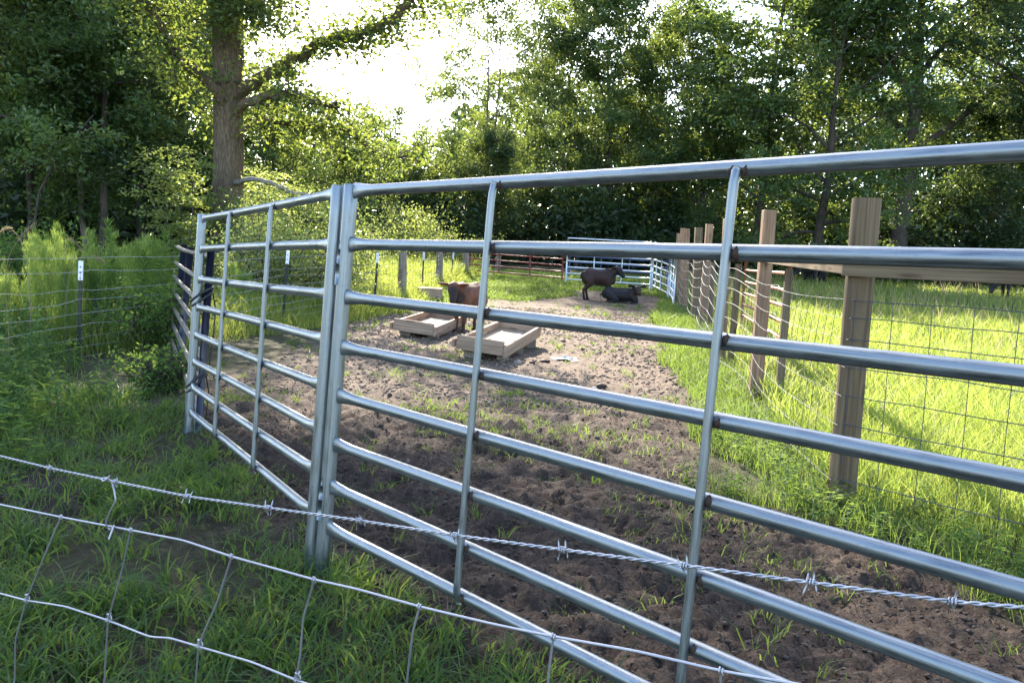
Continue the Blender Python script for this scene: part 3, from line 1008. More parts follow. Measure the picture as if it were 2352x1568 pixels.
# ------------------------------------------------------------------ bushes and tall plants
def make_bush(name, label, px, Y, H, spread, n, lsize, mat, seed, layers=False, group=None):
    rg = np.random.default_rng(seed)
    x = colx(px, Y); z = float(gz(x, Y))
    o = thing(name, label, 'sapling' if layers else 'bush', (x, Y, z), group)
    tb = MB(); cen = []
    for i in range(16 if not layers else 5):
        a = rg.uniform(0, 6.28)
        d = np.array([math.cos(a) * .5, math.sin(a) * .5, 1.0]) if not layers else np.array([math.cos(a) * .15, math.sin(a) * .15, 1])
        B = curve_path([x + rg.normal() * .1 * spread, Y + rg.normal() * .1 * spread, z - .05], d, H * rg.uniform(.7, 1.1), 8, rg, .14)
        B[:, 0] = x + (B[:, 0] - x) * spread / max(H * .6, .1)
        tb.tube(B, np.linspace(.025, .006, 9), 5, cap=False)
        for k in range(2, 9):
            for q in range(4 if layers else 2):
                a2 = rg.uniform(0, 6.28)
                d2 = np.array([math.cos(a2), math.sin(a2), rg.uniform(-.1, .3) if layers else rg.uniform(-.2, .6)])
                S = curve_path(B[k], d2, spread * rg.uniform(.25, .6), 4, rg, .12, -.03)
                tb.tube(S, np.linspace(.008, .003, 5), 4, cap=False)
                for j in range(1, 5):
                    cen.append(S[j])
    tb.build('stem', M['bark_far'], o)
    cen = np.array(cen)
    C = np.repeat(cen, max(1, n // len(cen)), 0)
    C = C + rg.normal(size=C.shape) * (np.array([.14, .14, .045]) if layers else np.array([.13, .13, .11])) * spread * .8
    C = C[C[:, 2] > z + .03]
    V, F = leaf_quads(C, lsize * rg.uniform(.6, 1.3, len(C)), rg, up=1.2 if layers else .4)
    MB().add(V, quads=F).build('leaves', mat, o)
    return o


make_bush('sapling', 'bright yellow green sapling with layered leaf sprays left of the oak trunk', 435, 19.5, 3.4, 1.6, 5200, .11, M['bush'], 31, True)
make_bush('sapling', 'layered leafy sapling just right of the oak trunk below the dead limb', 590, 22.5, 3.3, 1.4, 4200, .11, M['bush'], 32, True)
make_bush('shrub', 'pale sunlit shrub behind the left near panel', 640, 15.2, 1.85, 1.25, 9000, .065, M['bush'], 33)
make_bush('shrub', 'large sunlit shrub behind the joined posts of the near panels', 755, 18.5, 2.3, 1.7, 11000, .07, M['bush'], 34)
make_bush('shrub', 'small sunlit shrub between the oak trunk and the left near panel', 568, 16.8, 1.5, 1.0, 6000, .06, M['bush'], 35)
make_bush('shrub', 'pale bush in front of the dark trees above the left fence', 935, 32, 2.6, 1.7, 6000, .10, M['bush'], 36)
make_bush('shrub', 'tangled pale bush beside the red gate beyond the left fence', 1030, 31, 1.6, 1.4, 4500, .09, M['bush'], 37)
make_bush('shrub', 'small leaved bush glinting between the white topped post and the navy panel', 330, 9.8, .85, .7, 6500, .05, M['herb'], 38)
make_bush('shrub', 'small low leafy bush at the foot of the dark navy panel', 380, 7.4, .42, .40, 3000, .042, M['herb'], 39)
make_bush('shrub', 'low shrub under the wood behind the left border weeds', 20, 15, 1.5, 1.5, 7000, .09, M['herb'], 40)


def plume_plant(name, label, px, Y, H, wid, n, seed, mat, group):
    rg = np.random.default_rng(seed)
    x = colx(px, Y); z = float(gz(x, Y))
    o = thing(name, label, 'tall weed', (x, Y, z), group)
    st = MB(); B = []
    for s in range(4):
        S = curve_path([x + rg.normal() * .05, Y + rg.normal() * .05, z - .03], [rg.normal() * .1, rg.normal() * .1, 1], H * rg.uniform(.7, 1), 8, rg, .05)
        st.tube(S, np.linspace(.007, .002, 9), 5, cap=False); B.append(S)
    st.build('stem', mat, o)
    t = rg.uniform(.08, 1, n) ** .8
    which = rg.integers(0, 4, n)
    base = np.zeros((n, 3))
    for s in range(4):
        mk = which == s
        for k in range(3):
            base[mk, k] = np.interp(t[mk] * 8, np.arange(9), B[s][:, k])
    a = rg.uniform(0, 6.28, n)
    r = wid * (1 - .75 * t) * rg.uniform(.1, 1, n)
    base = base + np.stack([np.cos(a) * r, np.sin(a) * r, r * .7], 1)
    V, F = blades(base, rg.uniform(.05, .12, n), .0045, rg.uniform(.01, .05, n), rg)
    MB().add(V, tris=F).build('leaves', mat, o)


FG = 'feathery weeds along the left fence'
plume_plant('feathery_weed', 'tall feathery yellow green weed left of its twin by the left border', 98, 9.8, 1.36, .26, 5200, 41, M['fennel'], FG)
plume_plant('feathery_weed', 'tall feathery yellow green weed just left of the white topped post', 150, 9.6, 1.36, .24, 5200, 42, M['fennel'], FG)
plume_plant('feathery_weed', 'thin darker feathery weed standing tallest behind the bright pair', 147, 11, 1.75, .16, 2600, 43, M['herb'], FG)
plume_plant('feathery_weed', 'feathery weed cut off by the left border', 4, 9.4, 1.0, .28, 3600, 44, M['fennel'], FG)
plume_plant('feathery_weed', 'dim feathery weed just right of the white topped post', 225, 10.2, 1.1, .24, 4200, 45, M['herb'], FG)
plume_plant('feathery_weed', 'sunlit feathery weed low behind the left near panel', 545, 13.2, .95, .28, 4200, 46, M['fennel'], FG)


plume_plant('feathery_weed', 'feathery weed with dull plumes rising between the white topped post and the tallest weed', 205, 10.6, 1.45, .28, 4200, 47, M['fennel'], FG)
plume_plant('feathery_weed', 'feathery weed standing left of the brightest pair at the left border', 55, 10.4, 1.3, .30, 4200, 48, M['fennel'], FG)
plume_plant('feathery_weed', 'wide feathery weed in front of the navy panel far end', 345, 11.2, 1.42, .34, 4600, 49, M['herb'], FG)
plume_plant('feathery_weed', 'feathery weed behind the second narrow leaved weed', 300, 11.6, 1.55, .34, 4600, 50, M['fennel'], FG)


def whorl_plant(px, Y, H, seed, label, group, wd=.16):
    rg = np.random.default_rng(seed)
    x = colx(px, Y); z = float(gz(x, Y))
    o = thing('leafy_weed', label, 'tall weed', (x, Y, z), group)
    S = curve_path([x, Y, z - .03], [rg.normal() * .05, rg.normal() * .05, 1], H, 10, rg, .035)
    MB().tube(S, np.linspace(.009, .003, 11), 6).build('stem', M['herb'], o)
    n = 210
    t = rg.uniform(.12, 1, n) ** .85
    c = np.stack([np.interp(t * 10, np.arange(11), S[:, k]) for k in range(3)], 1)
    a = np.arange(n) * 2.4
    el = -.25 + 1.2 * t ** 2
    d = np.stack([np.cos(a) * np.cos(el), np.sin(a) * np.cos(el), np.sin(el)], 1)
    L = wd * np.interp(t, [0, .5, 1], [1.0, 1.15, .75]) * rg.uniform(.8, 1.2, n)
    nr = norm(np.cross(d, np.cross([0, 0, 1.0], d)))
    sd_ = np.cross(d, nr)
    w_ = (L * .085)[:, None]
    V = np.stack([c, c + d * L[:, None] * .45 + sd_ * w_, c + d * L[:, None] - [0, 0, .02], c + d * L[:, None] * .45 - sd_ * w_], 1).reshape(-1, 3)
    MB().add(V, quads=(np.arange(n) * 4)[:, None] + np.array([0, 1, 2, 3])).build('leaves', M['herb'], o)


WG = 'narrow leaved weeds along the left fence'
whorl_plant(275, 10.3, 1.56, 51, 'tallest narrow leaved weed standing right of the white topped post', WG)
whorl_plant(368, 10.6, 1.45, 52, 'narrow leaved weed between the tallest weed and the navy panel', WG)
whorl_plant(242, 10.9, 1.2, 53, 'shorter narrow leaved weed beside the tallest weed', WG)
whorl_plant(325, 10.4, 1.2, 54, 'bushy narrow leaved weed in the middle of the weeds', WG, .15)
whorl_plant(395, 10.8, 1.25, 55, 'narrow leaved weed closest to the far end of the navy panel', WG)


# bent seed heads of tall grass
def seed_stalk(pts, Y, label, group='seeding grass stalks'):
    P = np.array([at(px, py, Y) for px, py in pts])
    g0 = P[0].copy(); g0[2] = float(gz(P[0][0], Y)) - .02
    P = np.concatenate([[g0], P])
    t = np.arange(len(P)); tt = np.linspace(0, len(P) - 1, 30)
    Q = np.stack([np.interp(tt, t, P[:, k]) for k in range(3)], 1)
    for k in range(3):
        Q[1:-1] = (Q[:-2] + 2 * Q[1:-1] + Q[2:]) / 4
    o = thing('grass_stalk', label, 'grass stalk', g0, group)
    MB().tube(Q, np.linspace(.004, .0018, 30), 5).build('stem', M['seed'], o)
    rgs = np.random.default_rng(int(abs(P[0][0]) * 999) + 3)
    c = np.repeat(Q[22:], 16, 0) + rgs.normal(size=(128, 3)) * .009
    V, F = leaf_quads(c, .018, rgs, aspect=.3, dirs=np.repeat(norm(np.diff(Q, axis=0)[21:]), 16, 0))
    MB().add(V, quads=F).build('seed_head', M['seed'], o)


seed_stalk([(150, 700), (165, 600), (200, 585), (222, 592), (238, 600)], 9.0, 'arching grass seed head resting over the white post top')
seed_stalk([(70, 700), (62, 600), (45, 545), (20, 520), (5, 530)], 8.6, 'arching grass seed head highest at the left border')
seed_stalk([(20, 760), (10, 640), (22, 580), (50, 540), (80, 512)], 7.5, 'straight slanting grass stalk rising at the left border')
seed_stalk([(160, 700), (150, 600), (148, 560), (160, 545), (190, 575)], 9.6, 'nodding grass seed head behind the bright feathery weeds')
seed_stalk([(812, 720), (826, 570), (835, 545), (850, 534), (862, 538)], 18, 'curved pale seed head just right of the joined posts')
seed_stalk([(1010, 690), (1016, 556), (1022, 545), (1032, 540), (1040, 544)], 22, 'curved seed head left of the red gate above the rail')

# leaning bare pole in the left wood
o = thing('leaning_pole', 'leaning bare dead stem crossing the dark left wood', 'dead tree', at(68, 490, 22))
MB().tube([at(66, 600, 22.0), at(90, 440, 22), at(140, 350, 22), at(215, 264, 22)], [.036, .032, .026, .018], 8).build('trunk', M['bark_far'], o, True)
MB().tube([at(185, 305, 22), at(240, 282, 22.2)], [.012, .006], 6).build('branch', M['bark_pale'], o, True)


# ------------------------------------------------------------------ grass and herbs (stuff)
def scatter(n, x0, x1, y0, y1, fn, rg):
    x = rg.uniform(x0, x1, n); y = rg.uniform(y0, y1, n)
    k = rg.uniform(0, 1, n) < fn(x, y)
    return x[k], y[k]


def tuft_points(x, y, k, r, rg):
    X = np.repeat(x, k) + rg.normal(size=len(x) * k) * r
    Y = np.repeat(y, k) + rg.normal(size=len(x) * k) * r
    return X, Y


rg = np.random.default_rng(99)
tri_total = 0


def stuff(name, mb, mats, label):
    o = mb.build(name, mats)
    tag(o, label, 'grass' if 'grass' in name else 'plants', kind='stuff')
    return o


# foreground: broad bladed grass on the camera side of the panels and around the hinge
def f_near(x, y):
    out = (dR(x, y) < .12) | (dL(x, y) < .12)
    p = np.clip((fbm(x, y, .55, 61, 3) - .40) * 5, .16, 1)
    front = (dR(x, y) < .10) & (x > -1.0)
    p = np.where(front, np.maximum(p, .75), p)
    return np.where(out & (y < 7.2) & (x < 2.2), p, 0)


x, y = scatter(8200, -4.2, 2.2, .9, 7.2, f_near, rg)
X, Y = tuft_points(x, y, 13, .035, rg)
n = len(X)
hh = rg.uniform(.05, .19, n) * np.repeat(rg.uniform(.6, 1.3, len(x)), 13)
V, F = blades(np.stack([X, Y, gd(X, Y) - .01], 1), hh, rg.uniform(.004, .012, n), hh * rg.uniform(.2, 1.3, n), rg, 3, 1.2)
mb = MB().add(V, tris=F)
# thin seeding stems
x, y = scatter(2600, -3.5, 2.2, 1.0, 6.5, lambda a, b: f_near(a, b) * .35, rg)
hh = rg.uniform(.15, .42, len(x))
V, F = blades(np.stack([x, y, gd(x, y)], 1), hh, .0022, hh * rg.uniform(.2, .9, len(x)), rg, 3, .6)
mb.add(V, tris=F)
x, y = scatter(9000, -4, 2.2, 1.0, 6.8, f_near, rg)
hh = rg.uniform(.04, .16, len(x))
V, F = blades(np.stack([x, y, gd(x, y)], 1), hh, rg.uniform(.002, .005, len(x)), hh * rg.uniform(.5, 2.2, len(x)), rg, 2, 1.5)
mb.add(V, tris=F, m=1)
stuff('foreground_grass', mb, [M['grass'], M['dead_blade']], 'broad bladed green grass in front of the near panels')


# sparse tufts in the pen
def f_pen(x, y):
    t, d = zones(x, y)
    p = np.clip((fbm(x, y, .9, 71, 3) - .53) * 5, 0, 1) * np.interp(y, [2.5, 4.5, 7, 9.5, 11, 16, 20], [.25, .8, 1.3, 1.0, .3, .15, .5])
    p = p + .06
    return np.where(in_pen(x, y) & (dR(x, y) > .1), p, 0)


x, y = scatter(5200, -3.2, 3.6, 2.4, 20.5, f_pen, rg)
k = 12
X, Y = tuft_points(x, y, k, .035, rg)
n = len(X)
hh = rg.uniform(.03, .12, n) * np.repeat(rg.uniform(.5, 1.5, len(x)), k)
V, F = blades(np.stack([X, Y, gd(X, Y) - .005], 1), hh, rg.uniform(.003, .008, n) * np.clip(Y / 6, .9, 2.2), hh * rg.uniform(.3, 1.4, n), rg, 2, 1.0)
stuff('pen_grass', MB().add(V, tris=F), M['grass'], 'scattered grass tufts on the trampled pen soil')


# strip along the wooden fence
def f_strip(x, y):
    d = fence_dist(x, y)
    lim = np.interp(y, [3, 5, 8, 14, 20, 24], [.12, .40, .75, .85, .8, .6]) + (fbm(x, y, 1.0, 13) - .5) * .9
    return np.where((d < lim) & (d > -.4) & (dR(x, y) > .15), 1.0, 0)


x, y = scatter(130000, .8, 5.3, 2.2, 24, f_strip, rg)
k = rg.uniform(0, 1, len(x)) < np.interp(y, [3, 8, 24], [1, .8, .35])
x, y = x[k], y[k]
n = len(x)
hh = rg.uniform(.10, .34, n) * (.6 + .8 * fbm(x, y, .6, 9))
V, F = blades(np.stack([x, y, gd(x, y) - .01], 1), hh, rg.uniform(.003, .006, n) * np.clip(y / 6, .8, 2.6), hh * rg.uniform(.2, .9, n), rg, 2)
stuff('fence_line_grass', MB().add(V, tris=F), M['grass'], 'green grass growing along the foot of the wooden fence')


# pasture
def pasture(n, y0, y1, x1, wd, h0, h1):
    y = rg.uniform(y0, y1, n)
    x = fence_x(y) + .1 + rg.uniform(0, 1, n) * (x1 - fence_x(y))
    k = np.where(y < FA[1], (x - FA[0]) * .745 + (y - FA[1]) * .667 > .15, True)
    x, y = x[k], y[k]
    hh = rg.uniform(h0, h1, len(x)) * (.6 + .8 * fbm(x, y, 1.5, 91))
    return blades(np.stack([x, y, gd(x, y) - .02], 1), hh, wd * rg.uniform(.6, 1.4, len(x)), hh * rg.uniform(.15, .7, len(x)), rg, 2, .8)


mb = MB()
for args in ((36000, 2.6, 7, 6.0, .0055, .22, .48), (38000, 7, 13, 10.5, .0095, .24, .48), (30000, 13, 22, 17, .016, .24, .48), (20000, 22, 42, 30, .036, .22, .45)):
    V, F = pasture(*args)
    mb.add(V, tris=F)
n = 6000
y = 3 + 34 * rg.uniform(0, 1, n) ** 1.6; x = fence_x(y) + .2 + rg.uniform(0, 1, n) * np.interp(y, [3, 12, 37], [4, 8, 24])
k = (fbm(x, y, 2.2, 5) > .47) & np.where(y < FA[1], (x - FA[0]) * .745 + (y - FA[1]) * .667 > .2, True)
x, y = x[k], y[k]
V, F = blades(np.stack([x, y, gd(x, y) - .02], 1), rg.uniform(.45, .85, len(x)), .004 * np.clip(y / 6, .8, 4), rg.uniform(.05, .3, len(x)), rg, 2, .6)
mb.add(V, tris=F, m=1)
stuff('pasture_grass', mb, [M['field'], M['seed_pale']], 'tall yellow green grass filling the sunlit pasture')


# lawn at the back of the pen
def f_back(x, y):
    t, d = zones(x, y)
    return np.where((x > left_x(y) - .2) & (x < fence_x(y) - .1), np.clip(t, 0, 1), 0)


x, y = scatter(62000, -3.2, 6.0, 17, 34, f_back, rg)
n = len(x)
hh = rg.uniform(.08, .22, n)
V, F = blades(np.stack([x, y, gd(x, y) - .01], 1), hh, rg.uniform(.013, .025, n), hh * rg.uniform(.3, .9, n), rg, 2)
stuff('back_pen_grass', MB().add(V, tris=F), M['grass'], 'short green grass at the shaded back of the pen')


# tall grass along the left fence
def f_left(x, y):
    d = x - left_x(y)
    lim = .45 + (fbm(x, y, 1.2, 17) - .5) * .8
    return np.where((d < lim) & (d > -3.2) & (y > 9.2), np.interp(d, [-3.2, -1, .3], [.35, 1, 1]), 0)


x, y = scatter(92000, -8, -1.0, 9.2, 34, f_left, rg)
n = len(x)
d = x - left_x(y)
hh = rg.uniform(.25, .8, n) * np.interp(d, [-2, -.2, .3, .7], [1.1, 1.0, .5, .3]) * (.5 + fbm(x, y, .9, 19))
V, F = blades(np.stack([x, y, gd(x, y) - .02], 1), hh, rg.uniform(.007, .014, n) * np.clip(y / 14, .6, 1.8), hh * rg.uniform(.2, .7, n), rg, 2, .8)
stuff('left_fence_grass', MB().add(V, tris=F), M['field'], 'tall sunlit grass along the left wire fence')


# herbs on the left: lance-leaved plants
def herb_proto(seed, H, n, L):
    r = np.random.default_rng(seed)
    t = r.uniform(.1, 1, n)
    c = np.stack([.1 * t * H, 0 * t, t * H], 1)
    a = np.arange(n) * 2.4; el = r.uniform(-.1, .8, n)
    d = np.stack([np.cos(a) * np.cos(el), np.sin(a) * np.cos(el), np.sin(el)], 1)
    LL = (L * r.uniform(.6, 1.2, n))[:, None]
    nr = norm(np.cross(d, np.cross([0, 0, 1.0], d))); sd_ = np.cross(d, nr)
    V = np.stack([c, c + d * LL * .45 + sd_ * LL * .15, c + d * LL - [0, 0, .35 * L], c + d * LL * .45 - sd_ * LL * .15], 1)
    return V


def herb_field(x, y, rg, hs):
    out = []
    pro = [herb_proto(s, 1.0, 24, .32) for s in range(4)]
    who = rg.integers(0, 4, len(x))
    for k in range(4):
        m_ = who == k
        xx, yy = x[m_], y[m_]; h = hs[m_]
        a = rg.uniform(0, 6.28, len(xx)); ca, sa = np.cos(a), np.sin(a)
        P = pro[k].reshape(-1, 3)
        sc = np.stack([np.clip(h, .16, .30), np.clip(h, .16, .30), h], 1)
        W = P[None] * sc[:, None]
        R = np.stack([W[..., 0] * ca[:, None] - W[..., 1] * sa[:, None], W[..., 0] * sa[:, None] + W[..., 1] * ca[:, None], W[..., 2]], -1)
        R = R + np.stack([xx, yy, gz(xx, yy)], 1)[:, None]
        out.append(R.reshape(-1, 3))
    V = np.concatenate(out)
    return V, np.arange(len(V)).reshape(-1, 4)


def f_herb(x, y):
    d = dL(x, y)
    p = np.clip((-d - .35 + (fbm(x, y, 1.0, 29) - .5) * 1.2) * 1.6, 0, 1)
    p = np.where(y < 4.8, p * np.clip((y - 3.6) / 1.6, 0, 1), p)
    return np.where((y < 11.5), p, 0)


x, y = scatter(4200, -8.5, -2.0, 3.6, 11.5, f_herb, rg)
V, F = herb_field(x, y, rg, rg.uniform(.15, .45, len(x)) * np.interp(y, [4, 6, 9], [.55, .9, 1.5]))
mb = MB().add(V, quads=F)
x, y = scatter(24000, -8.5, -2.2, 3.6, 11.5, f_herb, rg)
hh = rg.uniform(.15, .5, len(x)) * np.interp(y, [4, 6, 9], [.5, .9, 1.4])
V, F = blades(np.stack([x, y, gz(x, y) - .02], 1), hh, rg.uniform(.004, .009, len(x)), hh * rg.uniform(.2, .9, len(x)), rg, 2)
mb.add(V, tris=F)
# leafy weeds on the pen side by the wooden fence, low right
x, y = scatter(900, .9, 2.6, 2.4, 7, lambda a, b: f_strip(a, b) * .6, rg)
V, F = herb_field(x, y, rg, rg.uniform(.10, .2, len(x)))
mb.add(V, quads=F)
stuff('leafy_undergrowth', mb, M['herb'], 'leafy green undergrowth left of the near panel')
x, y = scatter(150, -6.6, -4.2, 6.5, 9.4, lambda a, b: np.clip((fbm(a, b, .6, 3) - .5) * 6, 0, 1), rg)
C = np.stack([x, y, gz(x, y) + rg.uniform(.25, .62, len(x))], 1)
C = np.repeat(C, 4, 0) + rg.normal(size=(len(C) * 4, 3)) * .012
V, F = leaf_quads(C, .017, rg, aspect=.9)
o = MB().add(V, quads=F).build('wild_flowers', M['flower'])
tag(o, 'small white wild flowers in the weeds by the left fence', 'flowers', kind='stuff')

# ground litter under the wood edge: ferns and seedlings
x = rg.uniform(-22, -4, 4800); y = rg.uniform(12, 30, 4800)
k = x < left_x(y) - 1.0
x, y = x[k], y[k]
V, F = herb_field(x, y, rg, rg.uniform(.2, .7, len(x)))
stuff('wood_edge_plants', MB().add(V, quads=F), M['herb'], 'low green plants at the edge of the left wood')

# straw and dung fibres trodden into the soil
x, y = scatter(42000, -2.6, 3.4, 1.5, 8.5, lambda a, b: np.where(dR(a, b) > -.4, np.interp(b, [1.5, 4, 8.5], [1, .8, .25]), .0), rg)
n = len(x)
C = np.stack([x, y, gd(x, y) + rg.uniform(.0, .012, n)], 1)
V, F = leaf_quads(C, rg.uniform(.015, .055, n), rg, up=1.0, aspect=.10, bend=.05)
o = MB().add(V, quads=F).build('straw_litter', M['straw'])
tag(o, 'brown straw fibres trodden into the near pen soil', 'straw', kind='stuff')
x, y = scatter(700, -2.6, 3.2, 4.5, 21, lambda a, b: np.where(in_pen(a, b), .8, 0) * (1 - zones(a, b)[0]), rg)
mb = MB()
cb_ = MB(); cb_.ball((0, 0, 0), (1, 1, 1), 6)
cbV = np.concatenate(cb_.V); cbT = np.concatenate(cb_.T); cbQ = np.concatenate(cb_.Q)
for (a, b) in zip(x, y):
    r = rg.uniform(.006, .016) * rg.uniform(.6, 1.2)
    t = cbV * (1 + rg.normal(size=(len(cbV), 1)) * .16) * r * rg.uniform(.7, 1.3, 3) + [a, b, float(gd(a, b)) + r * .15]
    mb.add(t, tris=cbT, quads=cbQ)
octa = np.array([[0, 0, -1], [1, 0, 0], [0, 1, 0], [-1, 0, 0], [0, -1, 0], [0, 0, 1.0]])
of = np.array([[0, 2, 1], [0, 3, 2], [0, 4, 3], [0, 1, 4], [5, 1, 2], [5, 2, 3], [5, 3, 4], [5, 4, 1]])


def crumbs(num, y0, y1, fn, r0, r1, m):
    x, y = scatter(num, -2.8, 3.4, y0, y1, lambda a, b: np.where((dR(a, b) > 0) & (dL(a, b) > .1) & in_pen(a, b), fn(a, b), 0) * (1 - zones(a, b)[0]), rg)
    n = len(x)
    r = rg.uniform(r0, r1, n) * rg.uniform(.5, 1.2, n)
    a = rg.uniform(0, 6.28, n); ca_, sa_ = np.cos(a)[:, None], np.sin(a)[:, None]
    O = octa[None] * r[:, None, None] * rg.uniform(.55, 1.5, (n, 6, 1))
    O[..., 2] *= .6
    R_ = np.stack([O[..., 0] * ca_ - O[..., 1] * sa_, O[..., 0] * sa_ + O[..., 1] * ca_, O[..., 2]], -1) + np.stack([x, y, gd(x, y) + r * .25], 1)[:, None]
    mb.add(R_.reshape(-1, 3), tris=(np.arange(n) * 6)[:, None, None] + of[None], m=m)


crumbs(26000, 1.6, 9.5, lambda a, b: np.interp(b, [1.6, 5, 9.5], [1, .8, .35]) * np.clip((fbm(a, b, .5, 83, 3) - .30) * 4, 0, 1), .004, .015, 1)
crumbs(17000, 7.5, 19, lambda a, b: np.clip((fbm(a, b, .8, 87, 3) - .34) * 4, .1, 1), .010, .030, 0)
o = mb.build('soil_clods', [M['clod'], M['dark_clod']], None, True)
tag(o, 'loose clods of soil across the pen', 'clods', kind='stuff')


# ------------------------------------------------------------------ near pipe panels
def frame_axes(az, el, l1, l2):
    az, el, l1, l2 = [math.radians(v) for v in (az, el, l1, l2)]
    d = np.array([math.sin(az) * math.cos(el), math.cos(az) * math.cos(el), math.sin(el)])
    side = norm(np.cross(d, [0, 0, 1.0])); up = np.cross(side, d)
    u = norm(up + side * math.tan(l1) + d * math.tan(l2))
    return d, u, norm(np.cross(d, u))


def weld_mesh(seed):
    r = np.random.default_rng(seed)
    mb = MB(); mb.ball((0, 0, 0), (1, 1, 1), 8)
    mb.V = [v * (1 + r.normal(size=(len(v), 1)) * .18) for v in mb.V]
    return mb.mesh('weld', M['weld'], True)


WELDS = [weld_mesh(i) for i in range(3)]


def near_panel(name, label, B, ax, hs, bars, length, camside, rr=.0215, H=1.62, hinge=False):
    d, u, s = ax
    s = s * camside                       # towards the camera
    o = thing(name, label, 'livestock panel', B)
    pr = .0305
    for q in (0.0, length):
        base = B + d * q
        mb = MB()
        # post: round pipe with a shallow pressed groove down its face
        a = np.linspace(0, 2 * np.pi, 28, endpoint=False)
        rad = pr * (1 - .10 * np.exp(-((a - 1.2) / .10) ** 2) - .10 * np.exp(-((a - 1.9) / .10) ** 2))
        ring = np.outer(np.cos(a) * rad, d) + np.outer(np.sin(a) * rad, s)
        hts = np.r_[-.12, np.linspace(.02, H - .004, 14), H]
        V = np.concatenate([base + u * h + ring * (1 if h < H else .94) for h in hts])
        m = len(hts)
        j = np.arange(28); kk = (j + 1) % 28
        qd = np.concatenate([np.stack([i * 28 + j, i * 28 + kk, (i + 1) * 28 + kk, (i + 1) * 28 + j], 1) for i in range(m - 1)])
        uv = np.concatenate([np.stack([np.stack([0 * j + hts[i], j / 28], 1), np.stack([0 * j + hts[i], (j + 1) / 28], 1), np.stack([0 * j + hts[i + 1], (j + 1) / 28], 1), np.stack([0 * j + hts[i + 1], j / 28], 1)], 1).reshape(-1, 2) for i in range(m - 1)])
        mb.add(V, quads=qd, uvq=uv)
        top = base + u * (H - .003)
        mb.add(np.concatenate([V[-28:], [base + u * (H - .008)]]), tris=np.stack([j, kk, 0 * j + 28], 1))
        mb.build('end_post', M['galv'], o, True)
    for i, h in enumerate(hs):
        t = np.array([.018, .03, .06, .10, .16, .25] + list(np.linspace(.4, length - .4, 14)) + [length - .25, length - .16, length - .10, length - .06, length - .03, length - .018])
        e = np.minimum(t, length - t)
        k = np.clip((e - .02) / .14, 0, 1); k = k * k * (3 - 2 * k)
        ru = rr * (1.50 - .50 * k); rs = rr * (.55 + .45 * k)
        sag = .004 * np.sin(np.pi * t / length) * (1 if i % 2 else -1)
        P = B + np.outer(t, d) + u * h + np.outer(sag, u)
        MB().tube(P, np.stack([rs, ru], 1), 20, up=u).build('rail', M['galv'], o, True)
        for q in (0.0, length):
            sg = 1 if q == 0 else -1
            wv = link('weld', WELDS[i % 3], o)
            c = B + d * (q + sg * .031) + u * h
            wv.matrix_parent_inverse = Matrix.Identity(4)
            wv.location = [float(v) for v in c - B]; wv.scale = (.006, .006, rr * 1.25)
    for q in bars:
        off = s * (rr + .0108)
        lo, hi = hs[-1] - .004, hs[0] - rr * .75
        hgt = np.r_[lo - .012, lo, lo + .03, np.linspace(lo + .06, hi - .06, 20), hi - .03, hi, hi + .008]
        ins = np.zeros(len(hgt)); ins[0] = .018; ins[1] = .010; ins[-1] = .010; ins[-2] = .006; ins[-3] = .001
        P = B + d * q + np.outer(hgt, u) + off - np.outer(ins, s)
        r = np.full(len(hgt), .0124); r[0] = .011; r[-1] = .011
        MB().tube(P, r, 16, up=d).build('upright', M['galv'], o, True)
        for i, h in enumerate(hs):
            for sg in ((1,) if 0 < i < len(hs) - 1 else (1, -1)):
                wv = link('weld', WELDS[(i + 1) % 3], o)
                wv.matrix_parent_inverse = Matrix.Identity(4)
                c = B + d * (q + sg * .019) + u * (h - (.0 if i else .012)) + s * (rr * .78)
                wv.location = [float(v) for v in c - B]
                k = random.uniform(.8, 1.25)
                wv.scale = (.013 * k, .009 * k, .015 * k)
    return o


zR = .096 + (1.36 - 1.45)
B = np.array([-.754, 3.357, .006])
axR = frame_axes(137.13, .43, -3.26, .44)
hsR = [1.594, 1.377, 1.162, .955, .755, .551, .373, .200]
panR = near_panel('corral_fence', 'galvanised eight rail pipe panel running from the joined posts out past the right border', B, axR, hsR, (.917, 1.819, 2.73), 3.62, 1)
BL = np.array([-.797 - .012, 3.374 + .02, .003])
axL = frame_axes(-31.92, -1.4, 3.28, -.16)
hsL = [1.589, 1.378, 1.170, .976, .783, .595, .418, .237]
panL = near_panel('corral_fence', 'galvanised eight rail pipe panel between the joined posts and the cable tied post', BL, axL, hsL, (.885, 1.782), 2.726, -1, .0215)
# pin hinges joining the two end posts
for hh_ in (1.24, .25):
    p = (B + axR[1] * hh_ + BL + axL[1] * hh_) / 2
    cs = norm(np.array([0, 0, EYE]) - p)
    c = p + cs * .038
    MB().tube([c - axR[1] * .03, c + axR[1] * .055], .013, 12).tube([c + axR[1] * .057, c + axR[1] * .115], .0115, 12).tube([c + axR[1] * .115, c + axR[1] * .15], .006, 8).build('hinge_pin', M['galv'], panR, True)


